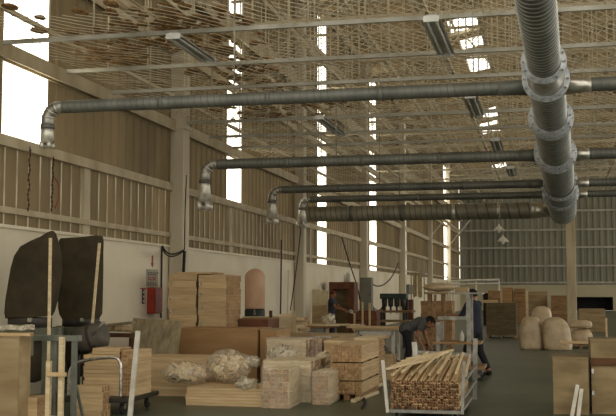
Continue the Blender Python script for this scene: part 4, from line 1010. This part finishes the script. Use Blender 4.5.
# ------------------------------------------------------------------ right side: cardboard stack, sacks, crates
Yc = yfloor(500, 338); x0, x1, z1 = ext(486, 516, 303, Yc)
pallet((x0, x1), (Yc, Yc + 1.1), 0, 'dark pallet under the grey brown sheet stack')
t_n = 26
for k in range(t_n):
    h = (z1 - .102) / t_n; o = obj('sheet', MB().box((0, 0, 0), (x1 - x0, 1.1, h * .94), None, 0, .002) if k == 0 else sheet_me, 'cardboard', None, ((x0 + x1) / 2 + rnd.uniform(-.012, .012), Yc + .55, .102 + h * (k + .5)))
    sheet_me = o.data; tag(o, 'flat grey brown sheet in the square stack behind the standing man', 'sheet', 'grey brown sheet stack')
x0_, x1_, _ = ext(484, 497, 300.5, Yc)
stack('board', (x0_ - .1, x1_), (Yc + .2, Yc + .9), (z1 + .002, z1 + .1), 3, 3, 'x', 'yellow board on top of the grey brown sheet stack', 'boards on the sheet stack')
def sack(px0, px1, pt, pb, Y, lean, seed, label, neck=.35, zb=0.0, squat=0):
    a, b = PY(px0, pb, Y), PY(px1, pb, Y); zt_ = PY((px0 + px1) / 2, pt, Y).z; w_ = (b.x - a.x) / 2; h = zt_ - zb; cx = (a.x + b.x) / 2
    m = MB(); bm = m.bm; seg = 28; rows = []; prof = [(0, .92), (.03, .99), (.12, 1.0), (.3, 1.0), (.5, .96), (.68, .9), (.82, .82), (.91, .72), (.96, .6), (1.0, neck)]
    if squat: prof = [(0, .7), (.08, .92), (.3, 1.0), (.6, .98), (.85, .82), (1, .5)]
    for (tz, rr) in prof:
        ring = []
        for k in range(seg):
            an = 2 * PI * k / seg; ca, sa = math.cos(an), math.sin(an); e = .6
            cr = 1 + .035 * math.sin(an * 9 + seed) * tz + .02 * math.sin(an * 4 + 5 * tz + seed)
            ring.append(bm.verts.new((w_ * rr * cr * abs(ca) ** e * (1 if ca > 0 else -1) + lean * tz, w_ * .8 * rr * cr * abs(sa) ** e * (1 if sa > 0 else -1), h * tz)))
        rows.append(ring)
    for i in range(len(rows) - 1):
        for k in range(seg): f = bm.faces.new((rows[i][k], rows[i][(k + 1) % seg], rows[i + 1][(k + 1) % seg], rows[i + 1][k])); f.smooth = True
    bm.faces.new(list(reversed(rows[0]))); bm.faces.new(rows[-1])
    me = wob(m.mesh('sack'), .035, 3.5, seed, lambda c: min(1, max(0, c.z * 6)))
    o = obj('sack', me, 'sack_cloth', None, (cx, Y, zb)); tag(o, label, 'sack'); return o
Ys = yfloor(530, 350) + .5
sack(519.5, 543, 317, 349.5, Ys, .0, 3, 'upright plump plastic sack, left of the pair beside the aisle')
sack(544, 573, 317.5, 350, Ys - .15, -.1, 5, 'upright plump plastic sack, right of the pair, slumping')
ztop_ = PY(541, 322, Ys).z
o = sack(530, 553, 306.5, 322, Ys + .75, .0, 8, 'smaller plastic sack peeking out above the pair of plump sacks', .3, 0)
x0, x1, z1 = ext(568, 593, 336, Ys + .9)
pallet((x0, x1), (Ys + .7, Ys + 1.6), 0, 'pallet under the two slumped bags right of the plump sacks')
sack(568, 593, 329, 343, Ys + 1.1, .0, 12, 'dull slumped bag lying on the pallet right of the plump sacks', .5, .102, 1)
zz_ = PY(580, 329, Ys + 1.1).z
sack(567.5, 592, 320, 331, Ys + 1.1, .0, 14, 'paler flat bag lying on top of the dull slumped bag', .5, zz_ + .03, 1)
# timber packs before the back wall
def pack(px0, px1, pt, Y, D, lay, lb, grp, mats=('oak_brown', 'pine_end'), z0=.1, nx=1):
    x0, x1, z1 = ext(px0, px1, pt, Y)
    for k in range(nx):
        u0 = x0 + (x1 - x0) * k / nx; u1 = x0 + (x1 - x0) * (k + 1) / nx - .04
        stack('board', (u0, u1), (Y, Y + D), (0, z1), lay, 2, 'x', lb, None, mats, .01, bundle='timber_pack')
pack(488, 501, 290.5, 52, 1.2, 14, 'low brown board pack behind the sheet stack', 'pack behind the sheet stack')
pack(502.5, 513, 287.5, 55, 1.3, 12, 'orange brown board pack, tallest before the back wall, left half', 'tallest back pack, left', ('plywood', 'pine_end'))
pack(513.5, 526, 288.5, 55.3, 1.3, 12, 'brown board pack, tallest before the back wall, right half', 'tallest back pack, right', ('oak_brown', 'pine_end'))
pack(528, 548, 291.5, 58, 1.3, 10, 'pale board pack behind the peeking sack', 'pack behind the sacks', ('plywood_pale', 'pine_end'))
pack(551, 567.5, 295.5, 57, 1.3, 9, 'reddish board pack left of the centre column', 'pack left of the column', ('oak_brown', 'red_wood'))
pack(579, 606, 309, 45, 1.2, 9, 'broad brown board pack before the dark opening', 'stack before the dark opening', ('plywood_pale', 'oak_brown'))
for px, lb in ((527, 'thin pale post standing between the back packs'),):
    p = PY(px, 291, 54); tag(obj('post', MB().bb((p.x - .05, 53.9, 0), (p.x + .05, 54.0, p.z), bev=.004), 'pine_pale'), lb, 'post')
# small dark carton beside the brown pack
x0, x1, z1 = ext(483, 489, 293, 53); tag(obj('carton', MB().bb((x0, 53, 0), (x1, 53.6, z1), bev=.01), 'black'), 'dark carton left of the low brown pack near the back wall', 'carton')
# trestle bar on the right
p, q = PY(560, 342.5, 21.0), PY(612, 342.5, 21.0)
t = thing('trestle', 'low trestle with one long bar across the right edge', 'trestle', (0, 0, 0))
obj('bar', MB().bar(p, q, .06, .06, bev=.005), 'pine', t)
for f in (.82, .97):
    c = p.lerp(q, f); obj('leg', MB().bb((c.x - .025, 20.97, 0), (c.x + .025, 21.03, p.z - .03)), 'pine', t)
c = p.lerp(q, .05); obj('leg', MB().bb((c.x - .02, 20.98, 0), (c.x + .02, 21.02, p.z - .03)) if 0 else MB().bb((c.x - .02, 21.0, p.z - .1), (c.x + .02, 21.04, p.z - .03)), 'pine', t)
# stakes standing near the right edge
p = PY(606, 318, 20.6); tag(obj('post', MB().bb((p.x - .02, 20.55, 0), (p.x + .02, 20.6, p.z), bev=.003), 'pine'), 'thin upright pole at the right edge beside the trestle', 'post')
# crates, bottom right
x0, x1, z1 = ext(552.5, 588, 359, 14.45)
crate('plywood_crate', (x0, x1), (14.45, 15.2), (0, z1), 'worn pale plywood crate at the lower right, sticks leaning on it', 'plywood_worn', True, 'plywood_worn')
x0b, x1b, z1b = ext(590.5, 622, 341, 14.6)
t = crate('plywood_crate', (x0b, x1b), (14.6, 15.4), (0, z1b), 'taller plywood crate with a dark brown band, lower right corner', 'plywood_worn', True, 'plywood_worn')
za, zb_ = PY(600, 366, 14.6).z, PY(600, 358, 14.6).z; Lb = x1b - x0b
obj('dark_band', MB().bb((-Lb / 2 - .012, -.4 - .015, za), (Lb / 2 + .012, -.4, zb_)), 'dark_wood', t)
for zz in (PY(592, 371, 14.6).z, PY(592, 393, 14.6).z):
    obj('clip', MB().bb((-Lb / 2 + .005, -.42, zz - .03), (-Lb / 2 + .035, -.4, zz + .03)), 'chrome', t)
for xa, ya, xb, yb2, lb in ((577.5, 385, 573, 410, 'taller whitish stick leaning on the worn plywood crate'), (581.5, 389, 579, 410, 'shorter whitish stick leaning on the worn plywood crate')):
    p, q = PY(xa, ya, 14.4), PY(xb, yb2, 14.25); dd = (q - p).normalized(); q = p + dd * (p.z / -dd.z)
    tag(obj('stick', MB().bar(q, p, .05, .03, 0, (0, 1, 0), .003), 'white_paint'), lb, 'stick')
# white pipe handrail near the back left corner
Yw = 62; p, q = PY(452, 281, Yw), PY(500, 279.5, Yw); p2, q2 = PY(452, 284.5, Yw), PY(500, 283.5, Yw)
t = thing('handrail', 'white double pipe handrail near the far left corner', 'handrail', (0, 0, 0))
obj('upper_pipe', MB().tube(p, q, .06, 10), 'white_paint', t); obj('lower_pipe', MB().tube(p2, q2, .05, 10), 'white_paint', t)
for f in (.02, .5, .98):
    c = p.lerp(q, f); obj('post', MB().tube((c.x, Yw + .02, 0), (c.x, Yw + .02, c.z), .05, 8), 'white_paint', t)
# ------------------------------------------------------------------ signs and fire point on the near wall
def wallquad(x0, y0, x1, y1):
    a = PX(x0, y0, WX); b = PX(x1, y1, WX); return a.y, b.y, b.z, a.z
ya, yb_, za, zb_ = wallquad(151, 255, 153.4, 276)
ya0, _, zlo, _ = wallquad(151, 270, 153, 270)
yc = PX(152.2, 262, WX).y; zt1 = PX(152.2, 255.5, WX).z; zt0 = PX(152.2, 267.5, WX).z
o = obj('arrow_sign', MB().prism([(yc - .035, zt1), (yc + .035, zt1), (yc + .035, zt0 + .09), (yc + .085, zt0 + .09), (yc, zt0), (yc - .085, zt0 + .09), (yc - .035, zt0 + .09)], WX + .002, WX + .008, 'x'), 'red_paint'); tag(o, 'red down arrow painted on the white wall above the notice', 'sign')
y0_, y1_, z0_, z1_ = PX(146, 278, WX).y, PX(157.5, 278, WX).y, PX(152, 287, WX).z, PX(152, 269.5, WX).z
t = thing('notice_board', 'grey notice with red lettering on the wall below the red arrow', 'sign', (WX, (y0_ + y1_) / 2, (z0_ + z1_) / 2)); hw, hh = (y1_ - y0_) / 2, (z1_ - z0_) / 2
obj('plate', MB().bb((.001, -hw, -hh), (.012, hw, hh)), 'sign_grey', t)
def text(s, size, mt, parent, loc, sx=1, name='lettering'):
    cu = bpy.data.curves.new(name, 'FONT'); cu.body = s; cu.size = size; cu.align_x = 'CENTER'; cu.align_y = 'CENTER'; cu.extrude = .001; cu.resolution_u = 3
    tmp = bpy.data.objects.new('tmp', cu); C.objects.link(tmp); me = bpy.data.meshes.new_from_object(tmp.evaluated_get(bpy.context.evaluated_depsgraph_get())); bpy.data.objects.remove(tmp)
    me.materials.clear(); me.materials.append(MATS[mt]); o = bpy.data.objects.new(name, me); C.objects.link(o)
    o.parent = parent; o.location = loc; o.rotation_euler = (PI / 2, 0, PI / 2); o.scale = (sx, 1, 1); return o
# the words are too small to read in the photograph: dark strokes in two rows and a bold red row between
for r, z in enumerate((hh * .62, hh * .42, -hh * .55, -hh * .75)):
    y = -hw * .8; m = MB()
    while y < hw * .75:
        wd = rnd.uniform(.05, .12); m.bb((.012, y, z - .012), (.014, y + wd, z + .012)); y += wd + .05
    obj('text_row', m, 'text_dark', t)
m = MB(); y = -hw * .75
for k in range(5):
    wd = hw * .22; m.bb((.012, y, -hh * .25), (.015, y + wd * .3, hh * .2)); m.bb((.012, y + wd * .3, (-hh * .25 if k % 2 else hh * .1)), (.015, y + wd, (-hh * .12 if k % 2 else hh * .2))); 
    if k in (0, 3): m.bb((.012, y + wd * .8, -hh * .25), (.015, y + wd, hh * .2))
    y += hw * .32
obj('red_text', m, 'sign_red', t)
y0_, y1_, z0_, z1_ = PX(147, 300, WX).y, PX(155, 300, WX).y, PX(151, 313.5, WX).z, PX(151, 287.5, WX).z
t = thing('fire_box', 'red fire equipment box on the white wall under the notice', 'box', (WX, (y0_ + y1_) / 2, z0_)); hw = (y1_ - y0_) / 2; H = z1_ - z0_
obj('body', MB().bb((0, -hw, 0), (.16, hw, H), bev=.008), 'red_paint', t); obj('door', MB().bb((.16, -hw + .02, .02), (.175, hw - .02, H - .02), bev=.003), 'red_paint', t)
y0_, y1_, z0_, z1_ = PX(139.5, 296, WX).y, PX(146, 296, WX).y, PX(143, 304, WX).z, PX(143, 288, WX).z
t = thing('label_plate', 'narrow white label with dark vertical marks left of the red box', 'sign', (WX, (y0_ + y1_) / 2, (z0_ + z1_) / 2)); hw, hh = (y1_ - y0_) / 2, (z1_ - z0_) / 2
obj('plate', MB().bb((.001, -hw, -hh), (.01, hw, hh)), 'sign_white', t)
obj('red_strip', MB().bb((.01, -hw, hh * .85), (.012, hw * .98, hh)), 'sign_red', t)
m = MB()
for k in range(3):
    z = hh * .5 - k * hh * .55; m.bb((.01, -hw * .4, z - .06), (.012, -hw * .1, z + .06)); m.bb((.01, -hw * .1, z - .06), (.012, hw * .35, z - .03)); m.bb((.01, -hw * .1, z + .02), (.012, hw * .3, z + .05))
obj('label_text', m, 'text_dark', t)
# ------------------------------------------------------------------ cables
def cable(pts, r, label, name='cable', mt='black', n=3):
    o = obj(name, MB().path(smooth([Vector(p) for p in pts], n), r, 8), mt); return tag(o, label, 'cable')
xf = WX + .42
cable([PX(162.5, 246, xf), PX(165, 251, xf), PX(170, 254.5, xf), PX(177, 253.5, xf), PX(183.5, 250, xf)], .018, 'upper of two black cables looped round the nearest wall column')
cable([PX(162.5, 248, xf), PX(165, 254, xf), PX(171, 257, xf), PX(178, 255, xf), PX(183.5, 251, xf)], .016, 'lower of two black cables looped round the nearest wall column')
cable([PX(186.5, 175, xf + .05), PX(185, 210, xf + .05), PX(184.5, 250, xf + .05)], .012, 'thin wire hanging down right of the nearest wall column')
cable([PX(184.5, 251, xf + .05), PX(184, 262, xf + .05), PX(183.5, 273, xf + .05)], .035, 'thick black cable end hanging above the tall board stack')
cable([PX(162, 246, WX + .03), PX(161.5, 280, WX + .03), PX(161, 318, WX + .03)], .02, 'dark cable running down the wall left of the nearest column', 'cable', 'text_dark')
cable([PY(18.5, 34, 15.2), PY(17, 70, 15.2), PY(11, 110, 15.2), PY(7.5, 145, 15.2)], .02, 'black cable hanging before the big bright daylight panel')
cable([PY(6, 30, 15.2), PY(12, 33, 15.2), PY(18.5, 34, 15.2)], .02, 'short black cable stub at the upper left corner')
cable([PY(30, 52, 15.6), PY(34, 95, 15.6), PY(37, 133, 15.6)], .006, 'fine wire before the right side of the bright panel')
cable([PX(281.5, 240, WX + .1), PX(281, 280, WX + .1), PX(280.5, 314, WX + .1)], .025, 'dark conduit down the white wall left of the second column', 'conduit', 'text_dark')
cable([PX(288.5, 270, WX + .1), PX(288, 290, WX + .1), PX(287.5, 314, WX + .1)], .02, 'second conduit on the white wall close to the second column', 'conduit', 'column_paint')
cable([PX(301, 228, WX + .6), PX(297, 265, WX + .6), PX(290.5, 310, WX + .6)], .018, 'slack cable slanting down from the fourth hood past the column', 'cable', 'text_dark')
cable([PX(342, 238, WX + .5), PX(349, 262, WX + .5), PX(357, 285, WX + .5), PX(360, 300, WX + .5)], .025, 'dark cable slanting down to the grey electrical cabinet')
cable([PX(371, 283, WX + .6), PX(377, 287, WX + .6), PX(386, 284, WX + .75), PX(394, 274, WX + .8), PX(398, 263, WX + .85)], .03, 'drooping cable from the grey cabinet to the fourth column')
for k, dr in enumerate((0, 3, 6)):
    cable([PX(370, 300 + k, WX + .6), PX(374, 309 + dr * .7, WX + .6), PX(380, 311 + dr * .5, WX + .6), PX(384, 303, WX + .6)], .022, ['upper', 'middle', 'lower'][k] + ' of three sagging cables between the cabinet and the drill')
cable([PX(367, 232, WX + .3), PX(366.5, 270, WX + .3), PX(366, 300, WX + .3)], .02, 'thin cable dropping down the wall onto the grey cabinet')
for px, y0_, y1_, lb in ((30, 148, 212, 'rusty chain hanging on the brown siding, left'), (53.5, 158, 212, 'rusty chain hanging on the brown siding, right')):
    m = MB(); a = PX(px, y0_, WX + .14); b = PX(px - 2, y1_, WX + .14); n = 26
    for k in range(n):
        c = a.lerp(b, k / n); c.y += .015 * math.sin(k * .9); R_ = Matrix.Rotation(PI / 2 * (k % 2), 3, 'Z')
        m.ell(c, (.008, .018, .034), R_, 6)
    tag(obj('chain', m, 'rust'), lb, 'chain')
cable([PX(55, 178, WX + .14), PX(59, 185, WX + .14), PX(59, 198, WX + .14), PX(55, 208, WX + .14)], .01, 'thin red wire curling beside the right hand chain', 'wire', 'red_paint')
# ------------------------------------------------------------------ people
def frame_of(f, u):
    f = Vector(f).normalized(); u = Vector(u); u = (u - f * u.dot(f)).normalized(); s = u.cross(f)
    return Matrix((f, s, u)).transposed()          # columns: forward, left, up
def cap(m, p0, r0, p1, r1, seg=14):
    p0 = Vector(p0); p1 = Vector(p1); m.tube(p0, p1, r0, seg, 0, r1); m.ell(p0, (r0,) * 3, None, seg); m.ell(p1, (r1,) * 3, None, seg)
def fuse(name, m, vox, mats, parent, it=3, paint=None):
    me = m.mesh(name); o = bpy.data.objects.new(name, me); C.objects.link(o)
    md = o.modifiers.new('r', 'REMESH'); md.mode = 'VOXEL'; md.voxel_size = vox; md.use_smooth_shade = True
    sm = o.modifiers.new('s', 'SMOOTH'); sm.factor = .5; sm.iterations = it
    me2 = bpy.data.meshes.new_from_object(o.evaluated_get(bpy.context.evaluated_depsgraph_get())); bpy.data.objects.remove(o)
    me2.name = name; me2.materials.clear()
    for k in mats: me2.materials.append(MATS[k])
    if paint:
        for p in me2.polygons: p.material_index = paint(p.center)
    for p in me2.polygons: p.use_smooth = True
    o = bpy.data.objects.new(name, me2); C.objects.link(o); o.parent = parent; return o
def hand(m, w, d, side, pn, curl):
    """palm along d from wrist w; pn = palm normal; thumb on 'side'; four unequal bent fingers"""
    R = frame_of(d, pn); f, s, u = R.col[0], R.col[1], R.col[2]; w = Vector(w)
    m.ell(w + f * .045, (.055, .042, .017), R, 14)
    for i, (off, L) in enumerate(((.03, .068), (.01, .078), (-.011, .072), (-.031, .056))):
        b = w + f * .085 + s * off; a = curl * .5
        k = b + (f * math.cos(a) - u * math.sin(a)) * L * .5; a2 = curl * 1.3
        t = k + (f * math.cos(a2) - u * math.sin(a2)) * L * .5
        cap(m, w + f * .05 + s * off * .8, .0095, b, .0092, 8); cap(m, b, .0092, k, .0085, 8); cap(m, k, .0085, t, .0072, 8)
    b = w + f * .025 + s * .032 * side; k = b + f * .032 + s * .03 * side - u * .012; t = k + f * .03 + s * .006 * side - u * .014
    cap(m, b, .012, k, .0105, 8); cap(m, k, .0105, t, .0085, 8)
def person(name, label, loc, rotz, J, shirt, trousers, capmat, sleeve=.62, curl=.8):
    t = thing(name, label, 'person', loc, rotz); V = {k: Vector(v) for k, v in J.items()}
    spine = (V['neck'] - V['pelvis']).normalized(); sh = (V['shL'] - V['shR']).normalized()
    R = frame_of(sh.cross(spine), spine); f, s, u = R.col[0], R.col[1], R.col[2]
    hips = (V['hipL'] - V['hipR']).normalized(); Rp = frame_of(hips.cross(Vector((0, 0, 1))), Vector((0, 0, 1)))
    hf = V['hf'].normalized(); Rh = frame_of(hf, V['hu']); hu = Rh.col[2]; hs = Rh.col[1]; H = V['head']
    L = (V['neck'] - V['pelvis']).length
    def torso(m, g):
        m.ell(V['pelvis'] + spine * .02, (.115 + g, .165 + g, .12 + g), Rp, 18)
        m.ell(V['pelvis'].lerp(V['neck'], .3), (.105 + g, .145 + g, .16 + g * .5), R, 18)
        m.ell(V['pelvis'].lerp(V['neck'], .52), (.108 + g, .155 + g, .16 + g * .5), R, 18)
        m.ell(V['pelvis'].lerp(V['neck'], .74) , (.112 + g, .172 + g, .15 + g * .5), R, 18)
        cap(m, V['shL'] - s * .02, .056 + g, V['shR'] + s * .02, .056 + g)
    m = MB(); torso(m, 0)
    cap(m, V['neck'] - spine * .05, .062, H - hu * .05, .054)
    # head: skull, face, jaw, nose, brow, ears, eye bulges, lips
    m.ell(H + hu * .02 - hf * .012, (.096, .076, .098), Rh, 20); m.ell(H + hf * .018 - hu * .035, (.073, .063, .085), Rh, 18)
    m.ell(H + hf * .035 - hu * .092, (.04, .036, .026), Rh, 12)
    cap(m, H + hf * .088 + hu * .012, .011, H + hf * .112 - hu * .028, .014, 10); m.ell(H + hf * .098 - hu * .036, (.014, .02, .01), Rh, 10)
    cap(m, H + hf * .078 + hu * .032 + hs * .038, .011, H + hf * .078 + hu * .032 - hs * .038, .011, 10)
    eyes = [H + hf * .078 + hu * .008 + hs * q for q in (.031, -.031)]
    for e in eyes: m.ell(e, (.013, .015, .01), Rh, 10)
    mouth = H + hf * .088 - hu * .065; m.ell(mouth, (.01, .024, .009), Rh, 10)
    for q in (1, -1): m.ell(H + hs * .077 * q - hf * .01 - hu * .005, (.022, .01, .033), Rh, 10)
    for q in 'LR':
        cap(m, V['sh' + q], .052, V['el' + q], .038); cap(m, V['el' + q], .038, V['wr' + q], .026)
        d = V['wr' + q] - V['el' + q]
        hand(m, V['wr' + q], V.get('hd' + q, d), (1 if q == 'R' else -1), V.get('pn' + q, Vector((0, 0, 1))), curl)
        cap(m, V['hip' + q], .082, V['kn' + q], .055); cap(m, V['kn' + q], .055, V['an' + q], .036)
        td_ = V['to' + q] - V['an' + q]; cap(m, V['an' + q] - Vector((0, 0, .03)), .036, V['to' + q] + Vector((0, 0, .01)), .03)
    def paint(c):
        for e in eyes:
            if (c - e).length < .014: return 1 if abs((c - e).dot(hs)) > .006 else 3
        if (c - mouth).length < .024 and (c - mouth).dot(hf) > -.004: return 2
        return 0
    fuse('body', m, .0075, ['skin', 'eye_white', 'lips', 'hair'], t, 2, paint)
    # shirt
    m = MB(); torso(m, .016)
    cap(m, V['neck'] - spine * .06, .075, V['neck'] - spine * .01, .07)
    for q in 'LR':
        e = V['sh' + q].lerp(V['el' + q], sleeve) if sleeve <= 1 else V['el' + q].lerp(V['wr' + q], sleeve - 1)
        if sleeve <= 1: m.tube(V['sh' + q], e, .07, 16, 0, .062); m.ell(V['sh' + q], (.07,) * 3, None, 14)
        else: cap(m, V['sh' + q], .068, V['el' + q], .052); m.tube(V['el' + q], e, .052, 16, 0, .042)
    hem = V['pelvis'] - Vector((0, 0, .1)); m.ell(V['pelvis'] - spine * .03, (.135, .185, .13), Rp, 18)
    fuse('shirt', m, .011, [shirt], t, 3)
    m = MB(); m.ell(V['pelvis'] - Vector((0, 0, .035)), (.13, .178, .13), Rp, 18)
    for q in 'LR':
        cap(m, V['hip' + q], .1, V['kn' + q], .074); m.ell(V['kn' + q], (.074,) * 3, None, 12); m.tube(V['kn' + q], V['an' + q].lerp(V['kn' + q], .05), .073, 16, 0, .06)
    fuse('trousers', m, .012, [trousers], t, 3)
    for q in 'LR':
        m = MB(); a, b = V['an' + q], V['to' + q]; d = (b - a); d.z = 0; d.normalize(); Rs = frame_of(d, (0, 0, 1))
        zs = b.z - .03
        m.ell(Vector((a.x, a.y, zs + .055)) - d * .01, (.062, .043, .05), Rs, 14); m.ell(Vector((b.x, b.y, zs + .04)), (.085, .046, .038), Rs, 14); m.box(Vector(((a.x + b.x) / 2, (a.y + b.y) / 2, zs + .014)) + d * .02, (.24, .08, .028), Rs)
        fuse('shoe', m, .01, ['black'], t, 2)
    # hair below the cap, then the cap with its peak
    m = MB(); m.ell(H + hu * .028 - hf * .022, (.098, .082, .1), Rh, 20)
    me = m.mesh('hair'); b_ = bmesh.new(); b_.from_mesh(me)
    bmesh.ops.delete(b_, geom=[v for v in b_.verts if (v.co - H).dot(hf) > .045 and (v.co - H).dot(hu) < .075 or (v.co - H).dot(hu) < -.045], context='VERTS')
    bmesh.ops.solidify(b_, geom=b_.faces[:], thickness=.008); b_.to_mesh(me); b_.free(); obj('hair', me, 'hair', t)
    if capmat:
        m = MB(); m.ell(H + hu * .045 - hf * .01, (.106, .088, .086), Rh, 22)
        bmesh.ops.delete(m.bm, geom=[v for v in m.bm.verts if (v.co - H).dot(hu) < .04], context='VERTS')
        bmesh.ops.solidify(m.bm, geom=m.bm.faces[:], thickness=.006)
        cp = obj('cap', m, capmat, t)
        m = MB(); m.ell(H + hu * .046 + hf * .112, (.07, .07, .008), Rh, 18); obj('peak', m, capmat, cp)
    return t
# local axes: x forward, y left, z up
# standing man at the rack trolley: faces left along the cart, mid stride, arms forward
g = PZ(483, 376, 0)
Ym = 20.95; px_ = PY(475, 330, Ym)
J = dict(pelvis=(0, 0, .93), neck=(.03, 0, 1.42), head=(.06, 0, 1.555), hf=(1, .1, -.1), hu=(.1, 0, 1), shL=(.03, .19, 1.38), shR=(.03, -.19, 1.38),
         elL=(.16, .24, 1.13), wrL=(.4, .16, 1.16), elR=(.12, -.24, 1.12), wrR=(.37, -.17, 1.12), hipL=(0, .09, .88), hipR=(0, -.09, .88),
         knL=(.14, .09, .49), anL=(.17, .09, .1), toL=(.31, .1, .03), knR=(-.05, -.09, .47), anR=(-.24, -.1, .11), toR=(-.11, -.11, .03),
         hdL=(1, -.1, .1), hdR=(1, .1, .1), pnL=(0, .7, .7), pnR=(0, -.7, .7))
person('person', 'person in dark navy shirt and black cap, striding, both hands on the rack trolley', (px_.x, Ym, 0), PI - .5, J, 'shirt_navy', 'trouser_black', 'cap_black', 1.25, 1.0)
# bent man: faces right, back nearly level, arms hanging to the sticks
Ym = 21.6; px_ = PY(406.5, 330, Ym)
J = dict(pelvis=(0, 0, .87), neck=(.36, 0, 1.03), head=(.475, 0, 1.0), hf=(.75, 0, -.65), hu=(.65, 0, .75), shL=(.33, .19, .99), shR=(.33, -.19, .99),
         elL=(.38, .2, .71), wrL=(.47, .13, .5), elR=(.2, -.23, .73), wrR=(.33, -.15, .5), hipL=(-.01, .09, .82), hipR=(-.01, -.09, .82),
         knL=(.05, .1, .46), anL=(-.03, .1, .1), toL=(.11, .11, .03), knR=(.06, -.1, .46), anR=(-.02, -.1, .1), toR=(.12, -.11, .03),
         hdL=(.5, -.1, -1), hdR=(.5, .1, -1), pnL=(1, .3, .4), pnR=(1, -.3, .4))
person('person', 'person in grey shirt bending forward with arms hanging down behind the stick cart', (px_.x, Ym, 0), .12, J, 'shirt_grey', 'trouser_black', 'cap_black', .55, .9)
tag(board('stick', .5, .05, .035, (px_.x + .4, Ym - .03, .39), (0, .05, .3), 'pale stick held low by the bending worker', 'stick', None, ('pine_pale', 'pine')), 'pale stick held low in the hands of the bending person', 'stick')
# worker by the wall: faces right, one arm stretched forward
Ym = 33.6; px_ = PY(331.5, 310, Ym)
J = dict(pelvis=(0, 0, .93), neck=(.02, 0, 1.42), head=(.06, 0, 1.56), hf=(1, 0, -.18), hu=(.18, 0, 1), shL=(.02, .19, 1.38), shR=(.02, -.19, 1.38),
         elL=(.2, .2, 1.13), wrL=(.44, .12, 1.06), elR=(.2, -.2, 1.13), wrR=(.45, -.13, 1.04), hipL=(0, .09, .88), hipR=(0, -.09, .88),
         knL=(.03, .1, .49), anL=(0, .1, .1), toL=(.14, .11, .03), knR=(.03, -.1, .49), anR=(0, -.1, .1), toR=(.14, -.11, .03), pnL=(0, .3, 1), pnR=(0, -.3, 1))
person('person', 'person in blue grey shirt and reddish brown cap working by the booth at the wall', (px_.x, Ym, 0), -.05, J, 'shirt_blue', 'trouser_black', 'cap_brown', .6, .6)
p = PY(348.5, 312.5, Ym); tag(obj('white_block', MB().box((px_.x + .66, Ym, 1.0), (.14, .24, .09), Matrix.Rotation(.4, 3, 'Y'), 0, .01), 'white_paint'), 'white block held out by the worker at the wall', 'block')
# ------------------------------------------------------------------ light
w = bpy.data.worlds.new('world'); bpy.context.scene.world = w; w.use_nodes = True
bg = w.node_tree.nodes['Background']; bg.inputs['Color'].default_value = (1, .95, .84, 1); bg.inputs['Strength'].default_value = 1.0
vs = bpy.context.scene.view_settings; vs.view_transform = 'Standard'; vs.look = 'None'; vs.gamma = 1; vs.use_curve_mapping = False
vs.exposure = .85
